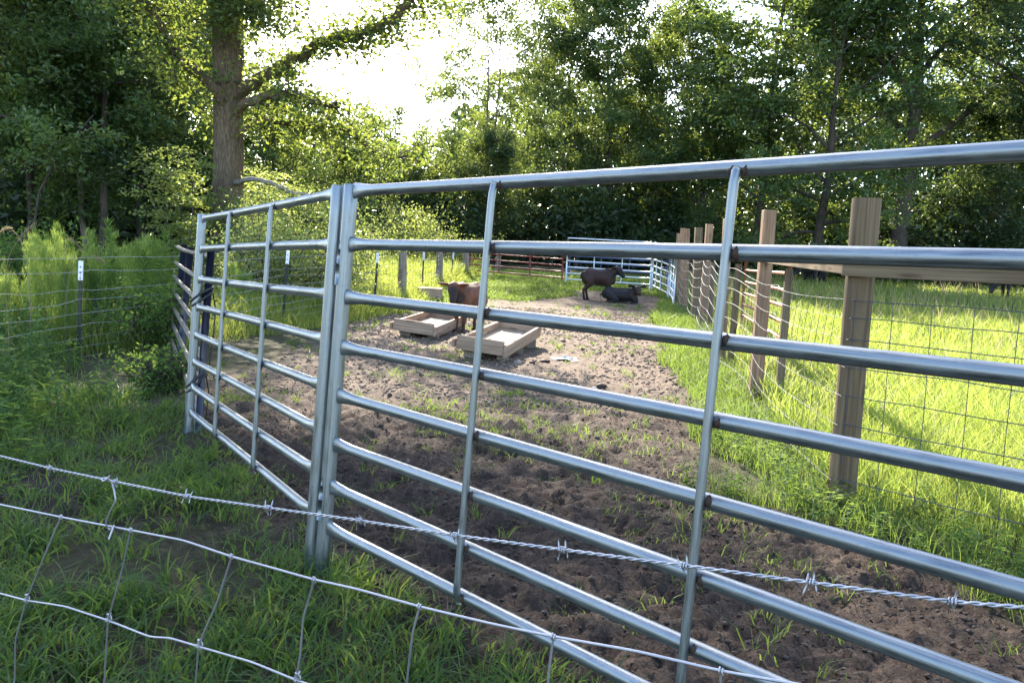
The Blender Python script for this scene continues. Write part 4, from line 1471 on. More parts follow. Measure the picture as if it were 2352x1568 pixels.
def seg_panel(name, label, cat, a, b, rails, bars, mat, r=.02, post_h=None, post_r=None, ground=True, group=None, bar_r=None, post_mat=None, foot=-.05):
    """simple pipe panel or gate from a to b (ground points)"""
    a = np.asarray(a, float); b = np.asarray(b, float)
    o = thing(name, label, cat, a, group)
    up = np.array([0, 0, 1.0])
    for p in (a, b):
        MB().tube([p + up * foot, p + up * (post_h or rails[0] + .01)], post_r or r * 1.15, 10).build('end_post', post_mat or mat, o, True)
    for h in rails:
        k = np.linspace(0, 1, 7)[:, None]
        MB().tube(a + (b - a) * k + up * h, r, 10).build('rail', mat, o, True)
    for f in bars:
        p = a + (b - a) * f
        sd_ = norm(np.cross(b - a, up)) * (r + .009)
        if sd_[1] > 0: sd_ = -sd_
        MB().tube([p + up * (rails[-1] - .01) + sd_, p + up * (rails[0] + .01) + sd_], bar_r or r * .7, 8).build('upright', mat, o, True)
    return o


# navy panel seen nearly edge-on behind the left post
n0 = ground_at(452, 1000); n1 = ground_at(411, 838); n2 = ground_at(398, 806)
nav = thing('navy_panel', 'dark navy pipe panel seen edge on behind the tied end post', 'livestock panel', n0)
d01 = norm(n1 - n0)
top = at(485, 577, n0[1] + .06)
MB().tube([n0 - [0, 0, .1], n0 + (top - n0) * .5, top], .026, 16).build('end_post', M['navy'], nav, True)
t1 = at(438, 568, n1[1] + .1); t2 = at(423, 562, n2[1] + .15)
MB().tube([n1 - [0, 0, .1], t1], .036, 12).build('post', M['navy'], nav, True)
MB().tube([n2 - [0, 0, .1], t2], .036, 12).build('post', M['navy'], nav, True)
for h in (1.30, 1.10, .92, .74, .56, .37, .18):
    f = h / 1.34
    pa = n0 + (top - n0) * min(f, .985) + d01 * .03
    pb = n1 + (t1 - n1) * min(f, .985); pc = n2 + (t2 - n2) * min(f, .985)
    sd_ = np.array([-.055, -.02, 0])
    MB().tube([pa, pb + sd_, pc + sd_, pc + sd_ + (pc - pb) * .35], .021, 12).build('rail', M['bare'], nav, True)


def tie(name, label, h, loops, tail):
    base = BL + axL[0] * 2.726
    p = base + axL[1] * h
    q = n0 + (top - n0) * (h / 1.34)
    o = thing(name, label, 'cable', p)
    c = (p + q) / 2; ax = norm(q - p); L = np.linalg.norm(q - p) / 2 + .036
    sd_ = norm(np.cross([0, 0, 1.0], ax))
    mb = MB()
    for k in range(loops):
        a = np.linspace(0, 2 * np.pi, 40)
        zoff = k * .028 + .02 * np.cos(a + k)
        P = c + np.outer(np.cos(a) * L, ax) + np.outer(np.sin(a) * .042, sd_) + np.outer(zoff, [0, 0, 1.0])
        mb.tube(P, .0085, 8)
    mb.build('loop', M['black'], o, True)
    if tail:
        e = q + ax * .04
        T = np.array([e, e + [.02, 0, -.12], e + [.0, .01, -.3], e + [-.02, 0, -.5], e + [.02, 0, -.62]]) if tail > 0 else np.array([e, e + [.03, 0, .3], e + [.02, 0, .5]])
        MB().tube(T, .005, 8).build('tail', M['black'], o, True)


tie('cable_tie', 'black cable tie looped twice round the upper end post and navy pole', 1.02, 2, 0.6)
tie('cable_tie', 'black cable wrapped low round the end post with a hanging tail', .42, 2, 1)


# ------------------------------------------------------------------ foreground wire fence and barbed strand
def fence_plane(px, py, lean):
    """depth of the foreground fence: it comes nearer towards the right"""
    # vertical plane through the barbed strand, tipped by `lean`
    X0 = at(0, 1047, 1.62); X1 = at(2352, 1390, .74)
    dxy = norm(np.array([X1[0] - X0[0], X1[1] - X0[1], 0])); nr = np.array([-dxy[1], dxy[0], 0])
    d = ray(px, py); c = np.array([0, 0, EYE])
    for k in range(6):
        t = ((X0 - c) @ nr - (lean if k else 0) * 0) / (d @ nr)
        p = c + d * t
    t = ((X0 - c) @ nr + lean) / (d @ nr)
    return c + d * t


def smooth_path(P, n, it=2):
    P = np.asarray(P, float)
    L = np.r_[0, np.cumsum(np.linalg.norm(np.diff(P, axis=0), axis=1))]
    tt = np.linspace(0, L[-1], n)
    Q = np.stack([np.interp(tt, L, P[:, k]) for k in range(3)], 1)
    for k in range(it):
        Q[1:-1] = (Q[:-2] + 2 * Q[1:-1] + Q[2:]) / 4
    return Q


wf = thing('woven_wire_fence', 'slack woven wire mesh sagging across the bottom left foreground', 'wire fence', fence_plane(600, 1560, 0))
bw = thing('barbed_wire', 'twisted barbed wire strand stretched across the whole foreground', 'barbed wire', fence_plane(600, 1160, 0))
bpts = [(-120, 1022), (0, 1047), (115, 1075), (265, 1106), (432, 1140), (617, 1166), (825, 1195), (1045, 1229), (1293, 1262), (1570, 1298), (1862, 1337), (2188, 1381), (2420, 1400), (2600, 1424)]
BP = np.array([fence_plane(px, py, 0) for px, py in bpts])
path = smooth_path(BP, 700, 3)
L = np.r_[0, np.cumsum(np.linalg.norm(np.diff(path, axis=0), axis=1))]
T = norm(np.gradient(path, axis=0))
u_ = norm(np.array([0, 0, 1.0]) - T * T[:, 2:3]); s_ = np.cross(T, u_)
for ph in (0, np.pi):
    a = L / .027 * 2 * np.pi + ph
    MB().tube(path + (np.cos(a)[:, None] * s_ + np.sin(a)[:, None] * u_) * .00125, .00125, 6).build('strand', M['wire'], bw, True)
rgb = np.random.default_rng(3)


def barb_mesh(seed):
    r = np.random.default_rng(seed)
    mb = MB()
    a = np.linspace(0, 2 * np.pi * 2.3, 40)
    x = np.linspace(-.0035, .0035, 40)
    mb.tube(np.stack([x, np.cos(a) * .0034, np.sin(a) * .0034], 1), .00105, 6)
    for sg, x0 in ((1, -.0035), (-1, .0035)):
        for up in (1, -1):
            tilt = r.uniform(-.35, .35); tl = r.uniform(-.5, .5)
            d = norm(np.array([tilt, tl, up * 1.0]))
            p0 = np.array([x0 * (1 if up == sg else .6), .003 * sg, .0])
            ln = r.uniform(.010, .014)
            mb.tube([p0, p0 + d * ln * .7, p0 + d * ln], [.00105, .00105, .0003], 6)
    return mb.mesh('barb', M['wire'], True)


BARBS = [barb_mesh(i) for i in range(4)]
for k, (px, py) in enumerate(bpts[2:12]):
    p = fence_plane(px, py, 0)
    i = int(np.argmin(np.linalg.norm(path - p, axis=1)))
    o = link('barb', BARBS[k % 4], bw)
    o.matrix_parent_inverse = Matrix.Identity(4)
    Rm = Matrix((T[i], s_[i], u_[i])).transposed()
    o.matrix_basis = Matrix.Translation([float(v) for v in path[i] - np.array(bw.location)]) @ Rm.to_4x4() @ Matrix.Rotation(rgb.uniform(-.6, .6), 4, 'X')

rows = [[(-150, 1125, .005), (0, 1158, .006), (140, 1187, .008), (300, 1217, .01), (420, 1240, .01), (530, 1277, .012), (720, 1330, .015), (820, 1352, .015), (962, 1392, .016), (1130, 1432, .018), (1270, 1461, .02), (1460, 1494, .02), (1656, 1540, .02), (1900, 1582, .02), (2200, 1640, .02)],
        [(-150, 1335, .03), (0, 1362, .03), (60, 1378, .03), (150, 1392, .03), (248, 1424, .035), (345, 1462, .035), (390, 1464, .035), (456, 1484, .04), (580, 1520, .04), (680, 1561, .045), (880, 1628, .05), (1100, 1690, .05)],
        [(-150, 1540, .06), (30, 1578, .06), (230, 1640, .07), (440, 1700, .08)]]
RW_ = []
for r in rows:
    P = smooth_path([fence_plane(*q) for q in r], 160, 2)
    MB().tube(P, .0019, 8).build('line_wire', M['wire'], wf, True)
    RW_.append(r)
stays = [[(140, 1187, .008), (100, 1280, .012), (68, 1360, .028), (60, 1378, .03), (35, 1470, .045), (34, 1560, .06), (30, 1580, .06)],
         [(300, 1217, .01), (280, 1310, .018), (252, 1408, .033), (248, 1424, .035), (242, 1520, .055), (235, 1640, .07)],
         [(532, 1277, .012), (500, 1380, .025), (460, 1470, .038), (456, 1484, .04), (448, 1580, .06), (440, 1700, .08)],
         [(722, 1330, .015), (696, 1420, .024), (690, 1500, .036), (680, 1561, .045), (676, 1650, .06)],
         [(964, 1392, .016), (948, 1450, .02), (935, 1560, .03), (930, 1650, .05)],
         [(1271, 1461, .02), (1262, 1530, .024), (1254, 1620, .03)],
         [(1656, 1540, .02), (1650, 1640, .03)]]
for s__ in stays:
    P = smooth_path([fence_plane(a, b, c + .001) for a, b, c in s__], 50, 2)
    MB().tube(P, .0016, 8).build('stay_wire', M['wire'], wf, True)


def knot_mesh(seed):
    r = np.random.default_rng(seed)
    mb = MB()
    a = np.linspace(0, 2 * np.pi * 2.0, 34)
    mb.tube(np.stack([np.linspace(-.004, .004, 34), np.cos(a) * .0034, np.sin(a) * .0034], 1), .0014, 6)
    a = np.linspace(0, 2 * np.pi * 1.2, 24)
    mb.tube(np.stack([np.cos(a) * .0055, .003 + 0 * a, .004 + np.sin(a) * .0055], 1), .0014, 6)
    mb.tube(np.stack([np.cos(a) * .003, np.sin(a) * .003, np.linspace(.010, .016, 24)], 1), .0013, 6)
    return mb.mesh('knot', M['wire'], True)


def top_knot_mesh():
    mb = MB()
    a = np.linspace(0, 2 * np.pi * 1.8, 30)
    mb.tube(np.stack([np.linspace(-.003, .003, 30), np.cos(a) * .0031, np.sin(a) * .0031], 1), .0013, 6)
    return mb.mesh('knot', M['wire'], True)


KN = knot_mesh(1); TK = top_knot_mesh()
for (a, b, c), me in [((140, 1187, .008), TK), ((300, 1217, .01), TK), ((531, 1277, .012), TK), ((721, 1330, .015), TK), ((963, 1392, .016), TK), ((1271, 1461, .02), TK), ((1656, 1540, .02), TK),
                      ((60, 1378, .03), KN), ((248, 1424, .035), KN), ((456, 1484, .04), KN), ((680, 1561, .045), KN)]:
    o = link('knot', me, wf)
    o.matrix_parent_inverse = Matrix.Identity(4)
    p = fence_plane(a, b, c)
    o.matrix_basis = Matrix.Translation([float(v) for v in p - np.array(wf.location)]) @ Matrix.Rotation(math.atan2(T[300][1], T[300][0]), 4, 'Z') @ Matrix.Rotation(.22, 4, 'Y')
wc = thing('wire_clip', 'bent loose wire hook tying the barbed strand to the woven mesh', 'wire hook', fence_plane(245, 1150, 0))
P = smooth_path([fence_plane(px, py, l) for px, py, l in [(252, 1092, -.002), (246, 1100, -.005), (237, 1106, -.005), (233, 1098, -.003), (245, 1096, .004), (258, 1108, .003), (263, 1130, 0), (266, 1150, 0), (252, 1175, 0), (243, 1198, .004), (246, 1212, .010), (254, 1216, .014)]], 70, 2)
MB().tube(P, .0016, 8).build('hook', M['wire'], wc, True)
P = smooth_path([fence_plane(px, py, l) for px, py, l in [(254, 1216, .014), (262, 1206, .006), (256, 1222, .000), (250, 1238, -.004)]], 20, 1)
MB().tube(P, .0018, 8).build('hook_end', M['wire'], wc, True)


# ------------------------------------------------------------------ left wire fence
def tpost_mb(p, H, lean):
    mb = MB()
    top = p + np.array([lean[0], lean[1], H])
    mb.beam(p - [0, 0, .1], top, .042, .006, up=(0, 1, 0), bev=0)
    mb.beam(p - [0, 0, .1] + np.array([0, .018, 0]), top + np.array([0, .018, 0]), .006, .034, up=(0, 1, 0), bev=0)
    for k in range(18):
        mb.box(p + (top - p) * (k / 18.) + [0, -.006, 0], (.014, .010, .012))
    return mb, top


lf = thing('wire_fence', 'sagging wire fence on steel and wooden posts along the left side of the pen', 'wire fence', (LEFTF[1][0], LEFTF[1][1], 0))
TPX = [((186, 600), 9.0, 1.18, (.035, .0)), ((662, 576), 12.8, 1.32, (.07, 0)), ((868, 580), 16.0, 1.30, (.05, 0)), ((974, 580), 21.5, 1.25, (.03, 0)), ((1042, 580), 26.0, 1.15, (.07, 0))]
for (px, py), Y, H, lean in TPX:
    tp = at(px, py, Y)
    x = tp[0] - lean[0]; z = float(gz(x, Y))
    mb, t = tpost_mb(np.array([x, Y, z]), tp[2] - z, lean)
    q = mb.build('steel_post', M['tpost'], lf)
    d = np.array([lean[0], 0, tp[2] - z]); d = d / np.linalg.norm(d)
    c = MB().beam(t - d * .205, t + d * .004, .050, .012, up=(0, 1, 0), bev=0).beam(t - d * .205 + [0, .018, 0], t + d * .004 + [0, .018, 0], .012, .040, up=(0, 1, 0), bev=0)
    c.build('white_tip', M['white'], q)
for px, Y in ((921, 19.0), (1007, 24.0), (1068, 27.6), (880, 36), (1143, 33)):
    x = colx(px, Y); z = float(gz(x, Y))
    MB().tube([[x, Y, z - .2], [x + .01, Y, z + .6], [x, Y, z + 1.22], [x, Y, z + 1.24]], [.105, .10, .092, .08], 14).build('wooden_post', M['grey_post'], lf, True)
fy = LEFTF[:, 1]
nodes_y = np.r_[np.arange(4.8, 9, .45), np.arange(9, 28.4, .55)]
rgw = np.random.default_rng(13)
for i, h in enumerate((1.12, .98, .82, .68, .54, .41, .29, .18, .08)):
    P = np.stack([left_x(nodes_y), nodes_y, gz(left_x(nodes_y), nodes_y) + h + np.cumsum(rgw.normal(size=len(nodes_y)) * .004) + rgw.normal(size=len(nodes_y)) * .008], 1)
    P[:, 2] += .10 * np.clip((nodes_y - 9) / 3, 0, 1)
    P[:, 2] -= .05 * np.sin(np.clip((nodes_y - 9) / 3.8, 0, 1) * np.pi)
    P[:, 0] += rgw.normal(size=len(nodes_y)) * .012
    MB().tube(P, np.interp(nodes_y, [5, 9, 28], [.0016, .0026, .0040]), 5).build('line_wire', M['wire_far'], lf)
mb = MB()
for yy in np.arange(4.9, 28.2, .30):
    x = float(left_x(yy)); z = float(gz(x, yy))
    mb.tube([[x, yy, z + .05], [x + rgw.normal() * .01, yy, z + .6], [x, yy, z + .98 + (.1 if yy > 12 else 0)]], .0014 if yy < 12 else .0022, 4, cap=False)
o = mb.build('stay_wires', M['wire_dark'], lf); o['kind'] = 'stuff'

# ------------------------------------------------------------------ wooden fence on the right
wfn = thing('wooden_fence', 'new wooden post fence with a top board and woven wire along the pasture', 'fence', (FA[0], FA[1], 0))
PX = [  # top pixel, base column, Y, width, depth, material, lean
    ((1991, 456), 1930, 4.68, .145, .13, 'post'), ((1767, 483), 1733, 8.4, .128, .09, 'post_b'), ((1672, 503), 1655, 10.9, .11, .09, 'post_b'),
    ((1630, 515), 1612, 16.0, .135, .09, 'post_b'), ((1605, 523), 1596, 17.4, .15, .12, 'post'), ((1578, 525), 1573, 20.2, .13, .09, 'post_b'),
    ((1568, 524), 1562, 21.2, .10, .09, 'post_b'), ((1560, 536), 1553, 24.0, .13, .09, 'post_b')]
PW = []
for (tp, bx, Y, wd, dp, mt) in PX:
    t = at(*tp, Y); x = colx(bx, Y); z = float(gz(x, Y))
    b0 = np.array([x, Y, z - .15])
    if Y < 5:
        # big post: rounded square section
        mb = MB(); a = np.linspace(0, 2 * np.pi, 24, endpoint=False)
        c_, s_2 = np.cos(a + .3), np.sin(a + .3)
        e = 2.5
        rr = 1.03 * (np.abs(c_) ** e + np.abs(s_2) ** e) ** (-1 / e)
        hts = np.linspace(0, 1, 16)
        ring = np.stack([c_ * rr * wd / 2, s_2 * rr * dp / 2, 0 * a], 1)
        VV = np.concatenate([b0 + (t - b0) * f + ring * (1 + .012 * math.sin(9 * f)) for f in hts])
        j = np.arange(24); kk = (j + 1) % 24
        H_ = np.linalg.norm(t - b0)
        qd = np.concatenate([np.stack([i * 24 + j, i * 24 + kk, (i + 1) * 24 + kk, (i + 1) * 24 + j], 1) for i in range(15)])
        uv = np.concatenate([np.stack([np.stack([0 * j + hts[i] * H_, j / 24 * .5], 1), np.stack([0 * j + hts[i] * H_, (j + 1) / 24 * .5], 1), np.stack([0 * j + hts[i + 1] * H_, (j + 1) / 24 * .5], 1), np.stack([0 * j + hts[i + 1] * H_, j / 24 * .5], 1)], 1).reshape(-1, 2) for i in range(15)])
        mb.add(VV, quads=qd, uvq=uv)
        mb.add(np.concatenate([VV[-24:], [t + [0, 0, .004]]]), tris=np.stack([j, kk, 0 * j + 24], 1))
        mb.build('post', M[mt], wfn, True)
    else:
        MB().beam(b0, t, wd, dp, up=(0, -1, .0), bev=.006).build('post', M[mt], wfn)
    PW.append((b0, t))
# short battens between the posts, reaching only to the top board
for tp, bx, Y, wd in (((1812, 618), 1787, 8.17, .072), ((1697, 606), 1676, 10.6, .075), ((1637, 603), 1629, 15.2, .085)):
    t = at(*tp, Y); x = colx(bx, Y)
    MB().beam([x, Y, float(gz(x, Y)) - .1], t, wd, .045, up=(0, -1, 0), bev=.003).build('batten', M['post'], wfn)


def on_post(k, z):
    b0, t = PW[k]
    return b0 + (t - b0) * (z - b0[2]) / (t[2] - b0[2])


# top boards
segs = [(0, 1, 1.42, 1.50), (1, 2, 1.50, 1.53), (2, 3, 1.53, 1.66), (3, 5, 1.66, 1.78), (5, 7, 1.78, 1.90)]
for i, (a, b, z0, z1) in enumerate(segs):
    p, q = on_post(a, z0), on_post(b, z1)
    off = norm(np.cross(q - p, [0, 0, 1.0])) * (.085 + .003 * i)
    if i == 0:
        off = -off * -.2
        p = p + norm(p - q) * -.085
    MB().beam(p + off, q + off, .04, .145 if i < 2 else .10, bev=.004).build('board', M['post'] if i == 0 else M['post_b'], wfn)
cdir = norm(np.array([.60, -.70, 0]))
p0 = on_post(0, 1.42); nrm_c = np.array([-.70, -.60, 0])
MB().beam(p0 - cdir * .055 + nrm_c * .098, p0 + cdir * 2.6 + nrm_c * .098, .04, .145, bev=.004).build('board', M['post'], wfn)
MB().beam(p0 + cdir * 2.62 - [0, 0, 1.6], p0 + cdir * 2.62 + [0, 0, .4], .14, .13, up=(0, -1, 0), bev=.01).build('post', M['post'], wfn)
# woven wire: corner run to the right, long run to the back
WZ = [1.217, 1.114, .995, .840, .677, .510, .350, .195, .04]
for h in WZ:
    tt = np.linspace(0, 2.5, 14)[:, None]
    P = on_post(0, h) + nrm_c * .08 + cdir * tt + np.array([0, 0, 1]) * rgw.normal(size=(14, 1)) * .003
    MB().tube(P, .0028, 6).build('line_wire', M['wire_dark'], wfn)
for k in range(12):
    a = on_post(0, WZ[0]) + nrm_c * .082 + cdir * (.03 + .205 * k); b = on_post(0, WZ[-1]) + nrm_c * .082 + cdir * (.03 + .205 * k)
    m_ = (a + b) / 2 + rgw.normal(size=3) * .006
    MB().tube([b, m_, a], .0022, 5).build('stay_wire', M['wire_dark'], wfn)
wy = np.r_[np.arange(4.6, 11, .2), np.arange(11, 24.6, .35)]
base = np.array([np.interp(wy, [b[1] for b, t in PW], [b[0] for b, t in PW])]).ravel()
off = .11
for i, h in enumerate(WZ):
    ph = wy * 2.1
    bulge = (.05 * np.sin((wy - 4.68) / (8.4 - 4.68) * np.pi) ** 2 * (wy < 8.4) + .07 * np.abs(np.sin((wy - 8.4) * 1.25)) * (wy >= 8.4)) * (.4 + .6 * i / 8)
    lf_ = np.interp(h, [b for b in (0, 2)], [0, .14])
    z = gz(base, wy) + h + np.interp(wy, [4.68, 8.4, 12, 24], [0, .05, .10, .26]) * (h + .3) / 1.3 + .035 * np.sin(ph + i * .2) * (wy > 7) - .05 * np.sin(np.clip((wy - 4.68) / 3.7, 0, 1) * np.pi)
    P = np.stack([base - off - bulge + lf_ * .5, wy, z], 1)
    MB().tube(P, np.interp(wy, [4.6, 8, 14, 24], [.0015, .0020, .0036, .0052]), 6).build('line_wire', M['wire_mid'], wfn)
mb = MB()
for yy in np.arange(4.85, 24, .2):
    bx = float(np.interp(yy, [b[1] for b, t in PW], [b[0] for b, t in PW])) - off - .03
    z = float(gz(bx, yy))
    mb.tube([[bx - .03, yy, z + .02], [bx, yy, z + .6], [bx + .06, yy, z + 1.22 + np.interp(yy, [4.68, 8.4, 12, 24], [0, .05, .1, .26])]], .0016 if yy < 12 else .0022, 4, cap=False)
o = mb.build('stay_wires', M['wire_dark'], wfn); o['kind'] = 'stuff'

# faded red gate behind the wooden fence
a = np.array([3.17, 9.6, 0]); b = np.array([3.98, 14.4, 0])
seg_panel('pipe_gate', 'faded red pipe gate standing behind the new wooden posts', 'gate', a, b, (1.52, 1.33, 1.13, .94, .75, .56), (.5,), M['rustred'], .021, foot=-.02)

# ------------------------------------------------------------------ far end of the pen
Yg = 28.0
a = np.array([colx(1078, 28.6), 28.6, 0]); b = np.array([colx(1290, 27.0), 27.0, 0])
a[2] = gz(a[0], a[1]); b[2] = gz(b[0], b[1])
seg_panel('pipe_gate', 'dark red pipe gate closing the far left end of the pen', 'gate', a, b, (1.22, 1.02, .80, .60, .40, .20), (.333, .666), M['red'], .024, group=None, bar_r=.026)
G3 = 'pale grey panels at the far right of the pen'
q0 = np.array([colx(1299, 26.6), 26.6, 0]); q1 = np.array([colx(1492, 26.0), 26.0, 0]); q2 = np.array([colx(1533, 23.2), 23.2, 0]); q3 = np.array([colx(1546, 21.2), 21.2, 0])
for q in (q0, q1, q2, q3):
    q[2] = gz(q[0], q[1])
rl = (1.50, 1.22, .98, .78, .58, .38, .19)
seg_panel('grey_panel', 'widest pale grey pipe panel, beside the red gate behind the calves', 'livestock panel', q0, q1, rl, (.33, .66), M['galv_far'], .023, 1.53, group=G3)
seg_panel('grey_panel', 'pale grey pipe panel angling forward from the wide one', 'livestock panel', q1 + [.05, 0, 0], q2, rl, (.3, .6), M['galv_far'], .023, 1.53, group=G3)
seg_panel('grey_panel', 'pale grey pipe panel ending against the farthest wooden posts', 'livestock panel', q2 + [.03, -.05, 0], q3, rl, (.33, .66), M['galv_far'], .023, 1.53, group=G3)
r0 = np.array([colx(1306, 30), 30, 0]); r1 = np.array([colx(1530, 29.2), 29.2, 0])
r0[2] = gz(r0[0], 30); r1[2] = gz(r1[0], 29.2)
seg_panel('blue_panel', 'dark blue pipe panel standing behind the grey panels', 'livestock panel', r0, r1, (1.25, 1.02, .80, .58, .36), (.33, .62), M['blue'], .024, foot=-.05)


# ------------------------------------------------------------------ troughs and small things
def trough(name, label, nr_, W, Ln, az, zb, tilt, rise):
    """nr_ = near right bottom corner; az of the long side; tilt = drop per metre to the right; rise per metre to the back"""
    az = math.radians(az)
    X = norm(np.array([math.cos(az), -math.sin(az), -tilt])); Yd = norm(np.array([math.sin(az), math.cos(az), rise]))
    up = norm(np.cross(X, Yd))
    c0 = np.asarray(nr_) - X * W
    mid = c0 + X * W / 2 + Yd * Ln / 2
    o = thing(name, label, 'feed trough', (mid[0], mid[1], float(gz(mid[0], mid[1]))))
    def pt(u, v, z): return c0 + X * u + Yd * v + up * z
    h = .155
    def bm(a, b, w_, h_, nm, mt): MB().beam(a, b, w_, h_, up=up, bev=.004).build(nm, M[mt], o)
    for k in range(4):
        bw_ = (W - .07) / 4
        bm(pt(.035 + bw_ * (k + .5), .03, .035), pt(.035 + bw_ * (k + .5), Ln - .03, .035), bw_ - .004, .03, 'floor_board', 'plank_pale')
    bm(pt(-.05, 0, h * .55), pt(W - .025, 0, h * .55), .04, h * 1.15, 'end_board', 'plank')
    bm(pt(0, Ln, h * .66), pt(W, Ln, h * .66), .04, h * 1.4, 'end_board', 'plank')
    bm(pt(0, .022, h * .5), pt(0, Ln - .022, h * .5), .04, h, 'side_board', 'plank')
    bm(pt(W, -.03, h * .36), pt(W, Ln + .07, h * .52), .04, h, 'side_board', 'plank')
    bm(pt(-.085, -.05, h * .4), pt(-.085, .12, h * .4), .03, h * .65, 'cleat', 'plank')
    for v in (.16, Ln * .5, Ln - .16):
        for u_ in (.09, W - .07):
            p = pt(u_, v, 0); g = float(gz(p[0], p[1]))
            MB().beam([p[0], p[1], g - .06], p - up * .004, .16, .12, up=(0, 1, 0), bev=.01).build('bearer', M['grey_post'], o)


def gz_at(px, py, z):
    d = ray(px, py)
    return np.array([0, 0, EYE]) + d * ((z - EYE) / d[2])


trough('feed_trough', 'wooden feed trough right of the standing calf, empty and sunlit', gz_at(1160, 817, .13), .60, 1.75, 15, .1, .075, .055)
trough('feed_trough', 'wooden feed trough on the left with the standing calf at its side', gz_at(999, 771, .16), .60, 1.60, 12, .1, .075, .040)
p = ground_at(986, 690)
o = thing('wooden_box', 'low pale wooden box lying in the grass behind the left trough', 'box', p)
for k in range(2):
    MB().beam(p + [-.30 + .0, .1 + .27 * k, .27], p + [.28, .1 + .27 * k, .27], .25, .05, bev=.006).build('lid_board', M['plank_pale'], o)
MB().beam(p + [-.28, 0, .13], p + [.26, 0, .13], .04, .24, bev=.005).build('front_board', M['plank'], o)
MB().beam(p + [-.28, .46, .13], p + [.26, .46, .13], .04, .24, bev=.005).build('back_board', M['plank'], o)
MB().beam(p + [-.27, .02, .12], p + [-.27, .44, .12], .04, .22, bev=.005).build('side_board', M['plank'], o)
MB().beam(p + [.25, .02, .12], p + [.25, .44, .12], .04, .22, bev=.005).build('side_board', M['plank'], o)

# crumpled white sacking, stones, dung
p = ground_at(1297, 826)
gx, gy = np.meshgrid(np.linspace(-.17, .17, 26), np.linspace(-.12, .12, 18))
hz = .02 + .055 * np.abs(fbm(gx + 4, gy, .10, 3, 3) - .4) * 2 * np.clip(1.3 - (gx / .17) ** 2 - (gy / .12) ** 2, 0, 1)
VV = np.stack([p[0] + gx + .05 * (fbm(gx, gy, .1, 8) - .5), p[1] + gy, gd(p[0] + gx, p[1] + gy) + hz - .008], -1).reshape(-1, 3)
ii = (np.arange(17)[:, None] * 26 + np.arange(25)).ravel()
o = MB().add(VV, quads=np.stack([ii, ii + 1, ii + 27, ii + 26], 1)).build('sacking', M['rag'])
tag(o, 'crumpled dirty white sacking lying on the soil right of the trough', 'rag')


def lump_obj(px, py, r, mat, name, label, cat, flat=.55, seed=1, group=None):
    p = ground_at(px, py)
    rg_ = np.random.default_rng(seed)
    mb = MB(); mb.ball((0, 0, 0), (1, 1, 1), 14)
    VV = np.concatenate(mb.V)
    f = 1 + .35 * (fbm(VV[:, 0] * 1.3 + seed, VV[:, 1] * 1.3 + VV[:, 2], .8, seed) - .5)
    mb.V = [VV * f[:, None] * [r, r * .8, r * flat]]
    o = mb.build(name, mat, None, True)
    o.location = [float(p[0]), float(p[1]), float(gd(p[0], p[1])) + r * flat * .5]
    tag(o, label, cat, group)


lump_obj(1189, 836, .055, M['stone'], 'stone', 'rounded brown stone between the trough and the white sacking', 'stone', .7, 2)
lump_obj(1252, 832, .07, M['weld'], 'dung_pat', 'dark dung pat left of the white sacking', 'dung', .35, 4)
lump_obj(1222, 836, .04, M['weld'], 'dung_pat', 'small dark dung lump just right of the brown stone', 'dung', .4, 5)
lump_obj(1382, 893, .055, M['weld'], 'dung_pat', 'dark clod by itself on the shade edge at the right of the pen', 'dung', .6, 6)
lump_obj(1364, 896, .026, M['rag'], 'stone', 'small whitish stone beside the lone dark clod', 'stone', .6, 7)


# ------------------------------------------------------------------ cattle
def fuse(name, mb, mat, voxel, smooth_it=5):
    me = mb.mesh(name + '_raw', mat)
    t = bpy.data.objects.new('tmp', me); COL.objects.link(t)
    r = t.modifiers.new('r', 'REMESH'); r.mode = 'VOXEL'; r.voxel_size = voxel; r.use_smooth_shade = True
    s = t.modifiers.new('s', 'SMOOTH'); s.factor = .5; s.iterations = smooth_it
    dg = bpy.context.evaluated_depsgraph_get()
    out = bpy.data.meshes.new_from_object(t.evaluated_get(dg))
    bpy.data.objects.remove(t)
    out.name = name
    out.materials.clear(); out.materials.append(mat)
    return out


def rotz(a):
    return np.array([[math.cos(a), -math.sin(a), 0], [math.sin(a), math.cos(a), 0], [0, 0, 1.0]])


